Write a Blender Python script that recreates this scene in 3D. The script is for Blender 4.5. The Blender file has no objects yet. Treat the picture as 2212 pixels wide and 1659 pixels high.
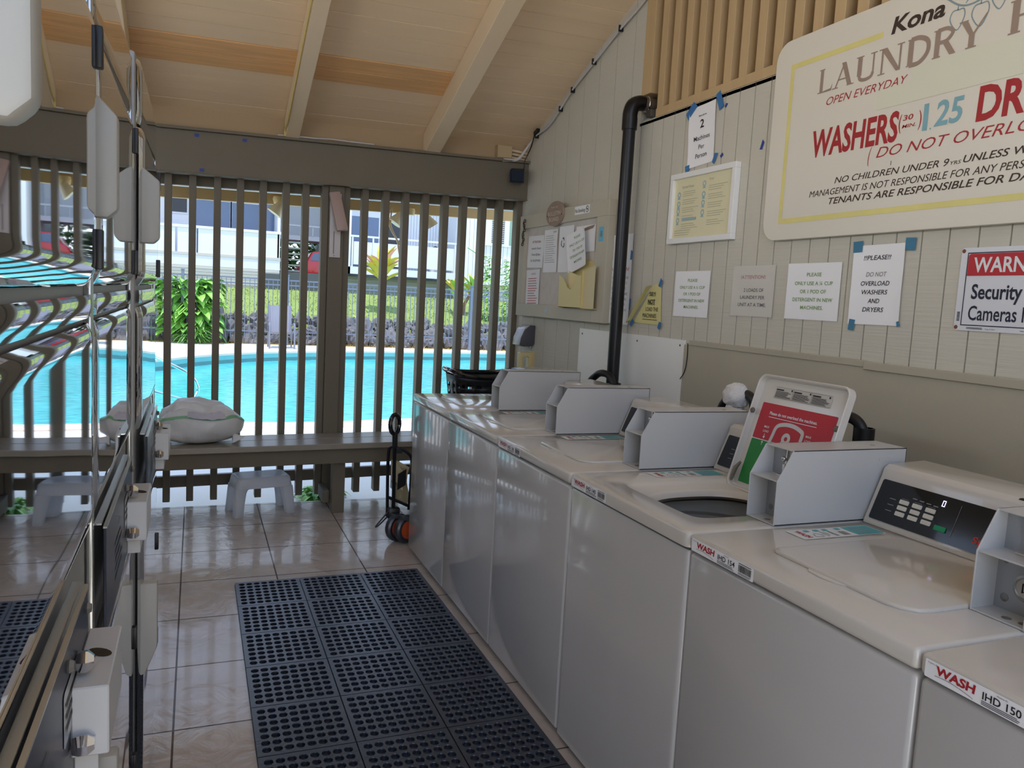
import bpy, bmesh, math, random
from mathutils import Vector, Matrix, noise

rnd = random.Random(11)
SC = bpy.context.scene
COL = SC.collection
PI = math.pi

# ------------------------------------------------------------------ camera
cd = bpy.data.cameras.new('camera')
cam = bpy.data.objects.new('camera', cd)
COL.objects.link(cam)
SC.camera = cam
cd.sensor_fit = 'HORIZONTAL'
cd.sensor_width = 36.0
cd.lens = 1700.0 / 2212.0 * 36.0
cd.clip_start = 0.01
cd.clip_end = 400
YAW, PITCH, ROLL, EYE = 0.3852665, 0.1061, -0.0536738, 1.46318
cy_, sy_, cp_, sp_ = math.cos(YAW), math.sin(YAW), math.cos(PITCH), math.sin(PITCH)
fw = Vector((sy_ * cp_, cy_ * cp_, -sp_))
rt = Vector((cy_, -sy_, 0))
dn = fw.cross(rt)
cr_, sr_ = math.cos(ROLL), math.sin(ROLL)
rt2 = rt * cr_ + dn * sr_
dn2 = dn * cr_ - rt * sr_
m = Matrix((rt2, -dn2, -fw)).transposed().to_4x4()
m.translation = (0, 0, EYE)
cam.matrix_world = m

# ------------------------------------------------------------------ view, sky, sun, lamps for daylight through the open end
SC.view_settings.view_transform = 'Standard'
SC.view_settings.look = 'None'
SC.view_settings.exposure = 0.42
SC.view_settings.gamma = 1.0
SC.view_settings.use_curve_mapping = False
w = bpy.data.worlds.new('sky')
SC.world = w
w.use_nodes = True
nt = w.node_tree
bg = nt.nodes['Background']
tc = nt.nodes.new('ShaderNodeTexCoord')
sx = nt.nodes.new('ShaderNodeSeparateXYZ')
rp = nt.nodes.new('ShaderNodeValToRGB')
rp.color_ramp.elements[0].position = 0.0
rp.color_ramp.elements[0].color = (0.80, 0.88, 1.0, 1)
rp.color_ramp.elements[1].position = 0.7
rp.color_ramp.elements[1].color = (0.36, 0.57, 1.0, 1)
nt.links.new(tc.outputs['Generated'], sx.inputs[0])
nt.links.new(sx.outputs['Z'], rp.inputs[0])
nt.links.new(rp.outputs[0], bg.inputs[0])
bg.inputs[1].default_value = 1.5
sun = bpy.data.lights.new('sun', 'SUN')
sun.energy = 3.0
sun.color = (1.0, 0.95, 0.87)
sun.angle = 0.0095
so = bpy.data.objects.new('sun', sun)
COL.objects.link(so)
so.rotation_euler = Vector((0.12, 0.20, -1.0)).to_track_quat('-Z', 'Y').to_euler()


def daylight(name, loc, aim, sx_, sy_2, energy, col):
    l_ = bpy.data.lights.new(name, 'AREA')
    l_.shape = 'RECTANGLE'; l_.size = sx_; l_.size_y = sy_2
    l_.energy = energy; l_.color = col
    o_ = bpy.data.objects.new(name, l_)
    COL.objects.link(o_)
    o_.location = loc
    o_.rotation_euler = Vector(aim).to_track_quat('-Z', 'Z').to_euler()


# added area lamps standing in for daylight bounced off the ground into the open end behind the camera, and through the open strip above the left wall
daylight('open_end_fill', (0.5, -2.0, 0.6), (0.1, 1, 0.8), 2.8, 1.8, 26, (1.0, 0.93, 0.82))
daylight('left_opening_fill', (-1.04, 2.0, 2.19), (1, 0.0, 0.12), 6.5, 0.42, 138, (1.0, 0.94, 0.86))


# ------------------------------------------------------------------ materials
def lin(c):
    c = c / 255.0
    return c / 12.92 if c <= 0.04045 else ((c + 0.055) / 1.055) ** 2.4


def L3(rgb):
    return (lin(rgb[0]), lin(rgb[1]), lin(rgb[2]), 1)


def M(name, rgb, rough=0.5, metal=0.0, spec=0.5, var=None, bump=None, coat=0.0, trans=0.0, alpha=1.0, emit=None, sub=0.0):
    """var=(scale, amount, (sx,sy,sz)); bump=(scale, strength, (sx,sy,sz))"""
    mt = bpy.data.materials.new(name)
    mt.use_nodes = True
    n = mt.node_tree
    b = n.nodes['Principled BSDF']
    b.inputs['Base Color'].default_value = L3(rgb)
    b.inputs['Roughness'].default_value = rough
    b.inputs['Metallic'].default_value = metal
    b.inputs['Specular IOR Level'].default_value = spec
    b.inputs['Coat Weight'].default_value = coat
    b.inputs['Coat Roughness'].default_value = 0.05
    b.inputs['Transmission Weight'].default_value = trans
    b.inputs['Alpha'].default_value = alpha
    if emit:
        b.inputs['Emission Color'].default_value = L3(emit[0])
        b.inputs['Emission Strength'].default_value = emit[1]
    if var or bump:
        t = n.nodes.new('ShaderNodeTexCoord')
    if var:
        mp = n.nodes.new('ShaderNodeMapping')
        mp.inputs['Scale'].default_value = var[2] if len(var) > 2 else (1, 1, 1)
        nz = n.nodes.new('ShaderNodeTexNoise')
        nz.inputs['Scale'].default_value = var[0]
        nz.inputs['Detail'].default_value = 5
        hs = n.nodes.new('ShaderNodeMix')
        hs.data_type = 'RGBA'
        a = var[1]
        c = L3(rgb)
        hs.inputs[6].default_value = (c[0] * (1 - a), c[1] * (1 - a), c[2] * (1 - a), 1)
        hs.inputs[7].default_value = (min(1, c[0] * (1 + a)), min(1, c[1] * (1 + a)), min(1, c[2] * (1 + a)), 1)
        n.links.new(t.outputs['Object'], mp.inputs[0])
        n.links.new(mp.outputs[0], nz.inputs['Vector'])
        n.links.new(nz.outputs[0], hs.inputs[0])
        n.links.new(hs.outputs[2], b.inputs['Base Color'])
    if bump:
        mp2 = n.nodes.new('ShaderNodeMapping')
        mp2.inputs['Scale'].default_value = bump[2] if len(bump) > 2 else (1, 1, 1)
        nz2 = n.nodes.new('ShaderNodeTexNoise')
        nz2.inputs['Scale'].default_value = bump[0]
        nz2.inputs['Detail'].default_value = 4
        bp = n.nodes.new('ShaderNodeBump')
        bp.inputs['Strength'].default_value = bump[1]
        bp.inputs['Distance'].default_value = 0.01
        n.links.new(t.outputs['Object'], mp2.inputs[0])
        n.links.new(mp2.outputs[0], nz2.inputs['Vector'])
        n.links.new(nz2.outputs[0], bp.inputs['Height'])
        n.links.new(bp.outputs[0], b.inputs['Normal'])
    return mt


MW = M('siding_paint', (208, 203, 188), 0.75, var=(3, 0.06), bump=(30, 0.25, (1, 0.12, 3)))
MPLY = M('plywood_paint', (186, 178, 158), 0.6, var=(2.2, 0.10), bump=(40, 0.08))
MBEAM = M('beam_paint', (112, 103, 86), 0.6, var=(5, 0.08), bump=(40, 0.1))
MCEIL = M('ceiling_paint', (236, 209, 172), 0.7, var=(2.5, 0.06, (0.6, 6, 6)), bump=(9, 0.15, (0.5, 8, 8)))
MRAFT = M('rafter_paint', (230, 208, 174), 0.6, var=(4, 0.05), bump=(30, 0.1))
MPINE = M('bare_pine', (226, 176, 118), 0.55, var=(3.0, 0.28, (0.7, 14, 14)))
MENAM = M('white_enamel', (214, 208, 198), 0.14, coat=0.4, bump=(1.3, 0.02))
MENAF = M('cabinet_enamel', (200, 197, 194), 0.16, coat=0.5, bump=(2.2, 0.05))
MBOX = M('coin_box_paint', (198, 197, 195), 0.32)
MGREY = M('zinc_plate', (176, 178, 180), 0.35, metal=0.6)
MCHR = M('chrome', (225, 225, 228), 0.08, metal=1.0)
MSTEEL = M('stainless_sheet', (222, 222, 224), 0.02, metal=1.0)
MDKST = M('dryer_body_grey', (160, 160, 158), 0.4, metal=0.3)
MHANDLE = M('handle_grey', (176, 174, 166), 0.42)
MNAVY = M('navy_panel', (38, 44, 60), 0.3)
MBLK = M('black_plastic', (20, 20, 22), 0.4)
MBLKP = M('black_pipe', (14, 14, 18), 0.35)
MGLOSSB = M('black_glass_panel', (10, 11, 16), 0.12, coat=0.3)
MPAPER = M('white_paper', (250, 249, 250), 0.75, var=(6, 0.03))
MYPAP = M('yellow_paper', (226, 216, 150), 0.75, var=(5, 0.05))
MTAPE = M('blue_tape', (62, 120, 178), 0.6, var=(30, 0.1))
MINKB = M('ink_black', (32, 28, 28), 0.6)
MINKR = M('ink_red', (176, 40, 48), 0.55)
MINKG = M('ink_green', (128, 160, 92), 0.6)
MINKLT = M('ink_light', (186, 182, 180), 0.6)
MINKGR = M('ink_grey', (140, 138, 136), 0.6)
MTEAL = M('ink_teal', (84, 168, 172), 0.5)
MSIGN = M('sign_board_paint', (230, 223, 208), 0.55, var=(2.2, 0.06))
MPALE = M('pale_patch_paint', (226, 224, 202), 0.6, var=(3, 0.03))
MBRN = M('brown_paint', (160, 138, 122), 0.6, var=(25, 0.15))
MDKBRN = M('dark_brown_paint', (62, 46, 38), 0.6)
MRED = M('red_sign_paint', (172, 40, 44), 0.5, var=(30, 0.15))
MBLUEP = M('faded_blue_paint', (130, 176, 186), 0.6, var=(30, 0.15))
MYEL = M('faded_yellow_paint', (232, 220, 140), 0.6, var=(8, 0.12))
MWOOD = M('tan_wood', (202, 172, 128), 0.65, var=(4, 0.1, (6, 6, 0.6)))
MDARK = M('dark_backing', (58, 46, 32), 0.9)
MWHP = M('white_plastic', (232, 232, 232), 0.3)
MYWP = M('yellowed_plastic', (226, 206, 150), 0.35)
MRUBB = M('black_rubber', (46, 50, 60), 0.30, spec=0.8, bump=(120, 0.08))
MIVORY = M('ivory_board', (222, 218, 206), 0.45, var=(2, 0.03))
MGREENT = M('start_green', (20, 150, 100), 0.4)
MCORK = M('old_pinboard', (214, 206, 196), 0.8, var=(18, 0.12))


# ------------------------------------------------------------------ geometry helpers
class MB:
    def __init__(s):
        s.v = []; s.f = []; s.mi = []; s.cur = 0

    def add(s, vs, fs):
        o = len(s.v)
        s.v += [tuple(v) for v in vs]
        for f in fs:
            s.f.append([i + o for i in f]); s.mi.append(s.cur)
        return s

    def box(s, x0, y0, z0, x1, y1, z1, tilt=0.0):
        T = lambda x: tilt * (x + 0.2)
        vs = [(x, y, z + T(x)) for x in (x0, x1) for y in (y0, y1) for z in (z0, z1)]
        return s.add(vs, [(0, 1, 3, 2), (4, 6, 7, 5), (0, 4, 5, 1), (2, 3, 7, 6), (0, 2, 6, 4), (1, 5, 7, 3)])

    def obox(s, c, ax, half):
        c = Vector(c); a = [Vector(q).normalized() * h for q, h in zip(ax, half)]
        vs = [c + a[0] * i + a[1] * j + a[2] * k for i in (-1, 1) for j in (-1, 1) for k in (-1, 1)]
        return s.add(vs, [(0, 1, 3, 2), (4, 6, 7, 5), (0, 4, 5, 1), (2, 3, 7, 6), (0, 2, 6, 4), (1, 5, 7, 3)])

    def prism(s, pts, fr, a, b):
        """polygon pts in 2D; fr maps (u,v,w)->point; extruded w from a to b"""
        n = len(pts)
        vs = [fr(p[0], p[1], a) for p in pts] + [fr(p[0], p[1], b) for p in pts]
        fs = [tuple(range(n))[::-1], tuple(range(n, 2 * n))]
        fs += [(i, (i + 1) % n, n + (i + 1) % n, n + i) for i in range(n)]
        return s.add(vs, fs)

    def tube(s, path, r, n=8, closed=False, flat=1.0):
        P = [Vector(p) for p in path]
        k = len(P)
        rr = r if isinstance(r, (list, tuple)) else [r] * k
        vs = []; up = None
        for i in range(k):
            if closed: t = P[(i + 1) % k] - P[i - 1]
            else: t = P[min(k - 1, i + 1)] - P[max(0, i - 1)]
            t.normalize()
            if up is None:
                up = t.orthogonal().normalized()
            up = (up - t * up.dot(t)).normalized()
            sd = t.cross(up)
            for j in range(n):
                a = 2 * PI * j / n
                vs.append(P[i] + up * math.cos(a) * rr[i] + sd * math.sin(a) * rr[i] * flat)
        fs = []
        for i in range(k if closed else k - 1):
            i2 = (i + 1) % k
            for j in range(n):
                j2 = (j + 1) % n
                fs.append((i * n + j, i * n + j2, i2 * n + j2, i2 * n + j))
        if not closed:
            fs.append(tuple(range(n))[::-1]); fs.append(tuple(range((k - 1) * n, k * n)))
        return s.add(vs, fs)

    def lathe(s, prof, c=(0, 0, 0), ax=(0, 0, 1), n=24, sq=(1, 1)):
        ax = Vector(ax).normalized(); u = ax.orthogonal().normalized(); w_ = ax.cross(u); c = Vector(c)
        vs = []
        for r, z in prof:
            for j in range(n):
                a = 2 * PI * j / n
                vs.append(c + ax * z + u * math.cos(a) * r * sq[0] + w_ * math.sin(a) * r * sq[1])
        fs = []
        for i in range(len(prof) - 1):
            for j in range(n):
                j2 = (j + 1) % n
                fs.append((i * n + j, i * n + j2, (i + 1) * n + j2, (i + 1) * n + j))
        fs.append(tuple(range(n))[::-1]); fs.append(tuple(range((len(prof) - 1) * n, len(prof) * n)))
        return s.add(vs, fs)

    def blob(s, c, rad, nu=20, nv=12, amp=0.0, fq=3.0, seed=0.0):
        c = Vector(c); vs = []
        for i in range(nv + 1):
            th = PI * i / nv
            for j in range(nu):
                ph = 2 * PI * j / nu
                d = Vector((math.sin(th) * math.cos(ph), math.sin(th) * math.sin(ph), math.cos(th)))
                k = 1 + amp * noise.noise(d * fq + Vector((seed, seed * 2, 0)))
                vs.append(c + Vector((d.x * rad[0], d.y * rad[1], d.z * rad[2])) * k)
        fs = []
        for i in range(nv):
            for j in range(nu):
                j2 = (j + 1) % nu
                fs.append((i * nu + j, (i + 1) * nu + j, (i + 1) * nu + j2, i * nu + j2))
        return s.add(vs, fs)

    def grid(s, fn, nu, nv):
        vs = [fn(i / nu, j / nv) for j in range(nv + 1) for i in range(nu + 1)]
        fs = [(j * (nu + 1) + i, j * (nu + 1) + i + 1, (j + 1) * (nu + 1) + i + 1, (j + 1) * (nu + 1) + i) for j in range(nv) for i in range(nu)]
        return s.add(vs, fs)

    def quad(s, a, b, c, d):
        return s.add([a, b, c, d], [(0, 1, 2, 3)])

    def leaf(s, base, d, ln, wd, droop=0.3, n=4, fold=0.25):
        base = Vector(base); d = Vector(d).normalized()
        side = d.cross(Vector((0, 0, 1)))
        if side.length < 0.05: side = Vector((1, 0, 0))
        side.normalize(); up = side.cross(d).normalized()
        vs = []
        for i in range(n + 1):
            t = i / n
            wv = wd * math.sin(PI * min(1, (t * 0.92 + 0.08))) ** 0.8 * (1 if i < n else 0.05)
            p = base + d * ln * t + Vector((0, 0, -1)) * droop * ln * t * t
            vs += [p - side * wv * 0.5 + up * wv * fold, p, p + side * wv * 0.5 + up * wv * fold]
        fs = []
        for i in range(n):
            a = i * 3
            fs += [(a, a + 1, a + 4, a + 3), (a + 1, a + 2, a + 5, a + 4)]
        return s.add(vs, fs)

    def build(s, name, mats, parent=None, smooth=True, bev=0.0, seg=2, label=None, weld=False, ang=35):
        off = Vector((0, 0, 0)); p = parent
        while p:
            off += p.location; p = p.parent
        me = bpy.data.meshes.new(name)
        me.from_pydata([tuple(Vector(v) - off) for v in s.v], [], s.f)
        if not isinstance(mats, (list, tuple)): mats = [mats]
        for q in mats: me.materials.append(q)
        if len(mats) > 1:
            for i, pl in enumerate(me.polygons): pl.material_index = s.mi[i]
        bm = bmesh.new(); bm.from_mesh(me)
        if weld: bmesh.ops.remove_doubles(bm, verts=bm.verts, dist=1e-5)
        bmesh.ops.recalc_face_normals(bm, faces=bm.faces)
        if bev > 0:
            es = [e for e in bm.edges if len(e.link_faces) == 2 and e.calc_face_angle(0) > 0.5]
            bmesh.ops.bevel(bm, geom=es, offset=bev, offset_type='OFFSET', segments=seg, profile=0.5, affect='EDGES', clamp_overlap=True)
        bm.to_mesh(me); bm.free()
        if smooth:
            for pl in me.polygons: pl.use_smooth = True
            me.set_sharp_from_angle(angle=math.radians(ang))
        o = bpy.data.objects.new(name, me)
        COL.objects.link(o)
        if parent: o.parent = parent
        if label: o['label'] = label
        return o


def tag(o, label=None, cat=None, group=None, kind=None):
    if label: o['label'] = label
    if cat: o['category'] = cat
    if group: o['group'] = group
    if kind: o['kind'] = kind
    return o


def thing(name, label, cat, loc, group=None):
    o = bpy.data.objects.new(name, None)
    o.empty_display_size = 0.05
    COL.objects.link(o)
    o.location = loc
    return tag(o, label, cat, group)


def copy_tree(o, parent=None):
    c = o.copy(); COL.objects.link(c)
    if parent: c.parent = parent
    for ch in list(o.children): copy_tree(ch, c)
    return c


def struct(o, label=None):
    return tag(o, label, None, None, 'structure')


XYZ = lambda u, v, w_: (u, v, w_)
XZY = lambda u, v, w_: (u, w_, v)      # polygon in x,z extruded along y
YZX = lambda u, v, w_: (w_, u, v)      # polygon in y,z extruded along x


def rrect(x0, y0, x1, y1, r, n=4):
    P = []
    for cx, cy, a0 in ((x1 - r, y1 - r, 0), (x0 + r, y1 - r, 90), (x0 + r, y0 + r, 180), (x1 - r, y0 + r, 270)):
        for i in range(n + 1):
            a = math.radians(a0 + 90 * i / n)
            P.append((cx + r * math.cos(a), cy + r * math.sin(a)))
    return P


def catmull(P, n=6, closed=False):
    P = [Vector(p) for p in P]; out = []; k = len(P)
    for i in range(k if closed else k - 1):
        if closed: a, b, c, d = P[i - 1], P[i], P[(i + 1) % k], P[(i + 2) % k]
        else: a, b, c, d = P[max(0, i - 1)], P[i], P[i + 1], P[min(k - 1, i + 2)]
        for j in range(n):
            t = j / n
            out.append(0.5 * ((2 * b) + (c - a) * t + (2 * a - 5 * b + 4 * c - d) * t * t + (3 * b - a - 3 * c + d) * t ** 3))
    if not closed: out.append(P[-1])
    return out


# ------------------------------------------------------------------ lettering: 2D sheets mapped onto a plane
_tx = {}


def glyphs(body, shear, fat):
    key = (body, shear, fat)
    if key not in _tx:
        cu = bpy.data.curves.new('t', 'FONT')
        cu.body = body; cu.size = 1.0; cu.shear = shear; cu.offset = fat
        cu.resolution_u = 3
        o = bpy.data.objects.new('t', cu); COL.objects.link(o)
        me = bpy.data.meshes.new_from_object(o.evaluated_get(bpy.context.evaluated_depsgraph_get()))
        vs = [(v.co.x, v.co.y) for v in me.vertices]; fs = [tuple(p.vertices) for p in me.polygons]
        bpy.data.objects.remove(o); bpy.data.curves.remove(cu); bpy.data.meshes.remove(me)
        _tx[key] = (vs, fs)
    return _tx[key]


class Sheet:
    """flat ink: text, bars and shapes in (s,t) on a plane"""

    def __init__(s, org, us, ut, lift=0.0012):
        s.o = Vector(org); s.us = Vector(us).normalized(); s.ut = Vector(ut).normalized()
        s.n = s.us.cross(s.ut); s.lift = lift; s.mb = MB()

    def step(s):
        s.lift += 0.00002

    def P(s, a, b, h=0.0):
        return s.o + s.us * a + s.ut * b + s.n * (s.lift + h)

    def text(s, body, s0, s1, t, cap, shear=0.0, fat=0.0, rise=0.0):
        vs, fs = glyphs(body, shear, fat)
        x0 = min(v[0] for v in vs); x1 = max(v[0] for v in vs)
        k = (s1 - s0) / (x1 - x0); kc = cap / 0.729
        s.step()
        s.mb.add([s.P(s0 + (v[0] - x0) * k, t + v[1] * kc + rise * (v[0] - x0) * k) for v in vs], fs)
        return s

    def ctext(s, body, sc, wd, t, cap, **k):
        k.setdefault('fat', .012)
        return s.text(body, sc - wd / 2, sc + wd / 2, t, cap, **k)

    def bar(s, a0, b0, a1, b1, h=0.0):
        s.step()
        s.mb.add([s.P(a0, b0, h), s.P(a1, b0, h), s.P(a1, b1, h), s.P(a0, b1, h)], [(0, 1, 2, 3)])
        return s

    def poly(s, pts):
        s.step()
        s.mb.add([s.P(*p) for p in pts], [tuple(range(len(pts)))])
        return s

    def stroke(s, pts, wd, n=5):
        s.step()
        Q = catmull([(p[0], p[1], 0) for p in pts], n) if len(pts) > 2 else [Vector((p[0], p[1], 0)) for p in pts]
        vs = []
        for i, q in enumerate(Q):
            d = (Q[min(len(Q) - 1, i + 1)] - Q[max(0, i - 1)]).normalized()
            nn = Vector((-d.y, d.x, 0)) * wd / 2
            vs += [s.P((q + nn).x, (q + nn).y), s.P((q - nn).x, (q - nn).y)]
        s.mb.add(vs, [(2 * i, 2 * i + 1, 2 * i + 3, 2 * i + 2) for i in range(len(Q) - 1)])
        return s

    def disc(s, a, b, r, n=14, r2=0.0):
        if r2 <= 0:
            s.poly([(a + r * math.cos(2 * PI * i / n), b + r * math.sin(2 * PI * i / n)) for i in range(n)])
        else:
            vs = []
            for i in range(n):
                c, q = math.cos(2 * PI * i / n), math.sin(2 * PI * i / n)
                vs += [s.P(a + r * c, b + r * q), s.P(a + r2 * c, b + r2 * q)]
            s.mb.add(vs, [(2 * i, 2 * i + 1, (2 * i + 3) % (2 * n), (2 * i + 2) % (2 * n)) for i in range(n)])
        return s

    def lines(s, a0, a1, b0, b1, n, th=0.45, ragged=0.25):
        h = (b1 - b0) / n
        for i in range(n):
            y = b1 - h * (i + 0.5)
            e = a1 - (a1 - a0) * ragged * rnd.random()
            s.bar(a0, y - h * th / 2, e, y + h * th / 2)
        return s

    def build(s, name, mat, parent=None, label=None):
        return s.mb.build(name, mat, parent, smooth=False, label=label)


def wall_sheet(y, z, x=2.24, lift=0.0012):
    return Sheet((x, y, z), (0, -1, 0), (0, 0, 1), lift)

# ================================================================== SETTING
# ---- floor: slate-look tiles
MT = M('floor_tile', (168, 150, 134), 0.2, coat=0.25)
n = MT.node_tree; bs = n.nodes['Principled BSDF']
t = n.nodes.new('ShaderNodeTexCoord'); mp = n.nodes.new('ShaderNodeMapping')
mp.inputs['Location'].default_value = (0.055, -0.345, 0)
br = n.nodes.new('ShaderNodeTexBrick'); br.offset = 0.0; br.squash = 1.0
for k, v in (('Scale', 1.0), ('Mortar Size', 0.0035), ('Mortar Smooth', 0.0), ('Bias', 0.0), ('Brick Width', 0.4525), ('Row Height', 0.4625)):
    br.inputs[k].default_value = v
br.inputs['Color1'].default_value = L3((204, 193, 182)); br.inputs['Color2'].default_value = L3((196, 185, 174))
br.inputs['Mortar'].default_value = L3((84, 72, 66))
nz = n.nodes.new('ShaderNodeTexNoise'); nz.inputs['Scale'].default_value = 5; nz.inputs['Detail'].default_value = 6
mx = n.nodes.new('ShaderNodeMix'); mx.data_type = 'RGBA'; mx.blend_type = 'MULTIPLY'; mx.inputs[0].default_value = 1
rp2 = n.nodes.new('ShaderNodeValToRGB'); rp2.color_ramp.elements[0].color = (0.72, 0.70, 0.68, 1); rp2.color_ramp.elements[1].color = (1.15, 1.12, 1.1, 1)
vr = n.nodes.new('ShaderNodeTexVoronoi'); vr.feature = 'SMOOTH_F1'; vr.inputs['Scale'].default_value = 13
nz3 = n.nodes.new('ShaderNodeTexNoise'); nz3.inputs['Scale'].default_value = 6; nz3.inputs['Detail'].default_value = 7; nz3.inputs['Distortion'].default_value = 1.2
bp = n.nodes.new('ShaderNodeBump'); bp.inputs['Strength'].default_value = 0.55; bp.inputs['Distance'].default_value = 0.012
n.links.new(t.outputs['Object'], mp.inputs[0]); n.links.new(mp.outputs[0], br.inputs['Vector'])
n.links.new(t.outputs['Object'], nz.inputs['Vector']); n.links.new(t.outputs['Object'], nz3.inputs['Vector'])
n.links.new(nz.outputs[0], rp2.inputs[0]); n.links.new(br.outputs['Color'], mx.inputs[6]); n.links.new(rp2.outputs[0], mx.inputs[7])
n.links.new(mx.outputs[2], bs.inputs['Base Color'])
n.links.new(nz3.outputs[0], bp.inputs['Height']); n.links.new(bp.outputs[0], bs.inputs['Normal'])
ma = n.nodes.new('ShaderNodeMath'); ma.operation = 'MULTIPLY_ADD'; ma.inputs[1].default_value = 0.5; ma.inputs[2].default_value = 0.2
n.links.new(br.outputs['Fac'], ma.inputs[0]); n.links.new(ma.outputs[0], bs.inputs['Roughness'])
struct(MB().box(-1.0, -1.7, -0.14, 2.42, 5.47, 0.0).build('floor', MT, smooth=False))

TL = 0.022          # the back wall timbers rise slightly to the right


def roof_z(y, x=0.0):
    return 2.53 + (5.5 - y) * 0.374 + TL * (x + 0.2)


# ---- right wall: grooved plywood siding
XW = 2.24
wl = MB()


def groove_panel(y0, y1, z0, top, pitch, ph):
    ys = [y0]; g = ph
    while g < y1 - 0.02:
        if g > y0 + 0.02: ys.append(g)
        g += pitch
    ys.append(y1)
    for i in range(len(ys) - 1):
        a, b = ys[i] + 0.0028, ys[i + 1] - 0.0028
        wl.prism([(a, z0), (b, z0), (b, top(b)), (a, top(a))], YZX, XW, XW + 0.03)
    wl.prism([(y0, z0), (y1, z0), (y1, top(y1) + .01), (y0, top(y0) + .01)], YZX, XW + 0.008, XW + 0.06)


groove_panel(3.857, 5.62, 0.0, lambda y: roof_z(y, XW) + 0.02, 0.2, 4.183 - 0.2)
groove_panel(-1.7, 3.851, 0.0, lambda y: 2.462, 0.104, 1.654 - 0.104 * 32)
struct(wl.build('wall_right', MW, smooth=False))
# dark closing panel behind the louvre, added to stop light leaking in
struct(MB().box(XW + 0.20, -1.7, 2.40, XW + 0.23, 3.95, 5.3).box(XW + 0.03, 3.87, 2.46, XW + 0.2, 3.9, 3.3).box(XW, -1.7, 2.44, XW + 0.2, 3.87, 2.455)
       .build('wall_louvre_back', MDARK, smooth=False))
lwz = lambda y: roof_z(y, -1.0)
struct(MB().box(-1.06, -1.7, 0, -1.0, 5.62, 1.95).prism([(-1.7, 2.45), (5.62, 2.45), (5.62, lwz(5.62) + .02), (-1.7, lwz(-1.7) + .02)], YZX, -1.06, -1.0).build('wall_left', MW, smooth=False))
struct(MB().box(0.75, -1.76, 0, 2.30, -1.7, 2.46).build('wall_rear_blocker', MW, smooth=False))  # unseen partial wall, added to darken the near right of the room
# plywood wainscot with its batten
struct(MB().box(XW - 0.012, -1.7, 0.0, XW, 3.27, 1.292).build('trim_1', MPLY, smooth=False), 'grey brown plywood wainscot behind the washers')
struct(MB().box(XW - 0.018, 2.14, 1.292, XW, 3.225, 1.316).box(XW - 0.022, -1.7, 1.284, XW, 2.14, 1.312).build('trim_2', MPLY, smooth=False, bev=0.002), 'thin batten capping the plywood wainscot')

# ---- ceiling planks, two bare pine rows
ce = MB()
pw = 0.1165
k = -8
while True:
    y1 = 5.033 - pw * k; y0 = y1 - pw
    if y1 < -1.6: break
    if y1 < 6.60:
        for (xa, xb) in ((-1.05, -0.345), (-0.345, 1.48), (1.48, 2.36)):
            pine = (k in (0, 1)) and xa == -0.345
            g = 0.0045 if pine else 0.0026
            dz = -0.004 if pine else rnd.uniform(-0.0012, 0.0012)
            ce.cur = 1 if pine else 0
            vs = []
            for x in (xa, xb):
                for (y, h) in ((y0 + g, 0), (y1 - g, 0), (y1 - g, 0.02), (y0 + g, 0.02)):
                    vs.append((x, y, roof_z(y, x) + h + dz))
            ce.add(vs, [(0, 1, 2, 3), (4, 7, 6, 5), (0, 4, 5, 1), (1, 5, 6, 2), (2, 6, 7, 3), (3, 7, 4, 0)])
    k += 1
ce.cur = 0
ce.add([(x, y, roof_z(y, x) + h) for x in (-1.3, 2.7) for y in (-1.65, 6.575) for h in (0.026, 0.08)],
       [(0, 1, 3, 2), (4, 6, 7, 5), (0, 4, 5, 1), (2, 3, 7, 6), (0, 2, 6, 4), (1, 5, 7, 3)])
struct(ce.build('ceiling', [MCEIL, MPINE], smooth=False))


# ---- rafters
def rafter(x0, x1, lab):
    mb = MB()
    T0, T1 = roof_z(5.47, x0), roof_z(-1.6, x0)
    mb.add([(x, y, z) for x in (x0, x1) for (y, z) in ((5.47, T0 - 0.002), (5.47, T0 - 0.155), (-1.6, T1 - 0.155), (-1.6, T1 - 0.002))],
           [(0, 1, 2, 3), (4, 7, 6, 5), (0, 4, 5, 1), (1, 5, 6, 2), (2, 6, 7, 3), (3, 7, 4, 0)])
    o = mb.build('ceiling_rafter', MRAFT, smooth=False, bev=0.004)
    return tag(o, lab, 'rafter', 'sloping rafters under the plank ceiling')


rafter(-0.445, -0.345, 'pale painted rafter partly hidden behind the steel dryers')
rafter(0.525, 0.612, 'pale painted rafter over the middle of the room, with a yellow cord beside it')
rafter(1.455, 1.562, 'pale painted rafter nearest the grooved right wall')

# ---- beam over the slats with its boards
hb = thing('header_beam', 'wide dark grey-brown beam across the top of the slats', 'beam', (0.7, 5.46, 2.27))
MB().box(-1.0, 5.42, 2.142, XW, 5.5, 2.398, TL).build('beam', MBEAM, hb, smooth=False, bev=0.003)
MB().box(-1.0, 5.395, 2.398, XW, 5.5, 2.416, TL).build('ledge', MBEAM, hb, smooth=False, bev=0.002)
MB().box(-1.0, 5.414, 2.136, XW, 5.5, 2.142, TL).build('bottom_edge', MBEAM, hb, smooth=False)
struct(MB().box(-1.0, 5.475, 2.40, XW, 5.5, 2.555, TL).build('trim_3', M('back_board_paint', (178, 152, 116), 0.65), smooth=False), 'tan board between the beam and the ceiling')
MB().box(-1.0, 5.588, 2.082, XW, 5.625, 2.40, TL).build('outer_board', MBEAM, hb, smooth=False, bev=0.002)
MB().box(-1.0, 5.586, 2.0765, XW, 5.63, 2.082, TL).build('strip', MWHP, hb, smooth=False, label='thin white strip')  # bright line along the board's lower edge, put in as a white strip
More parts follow.
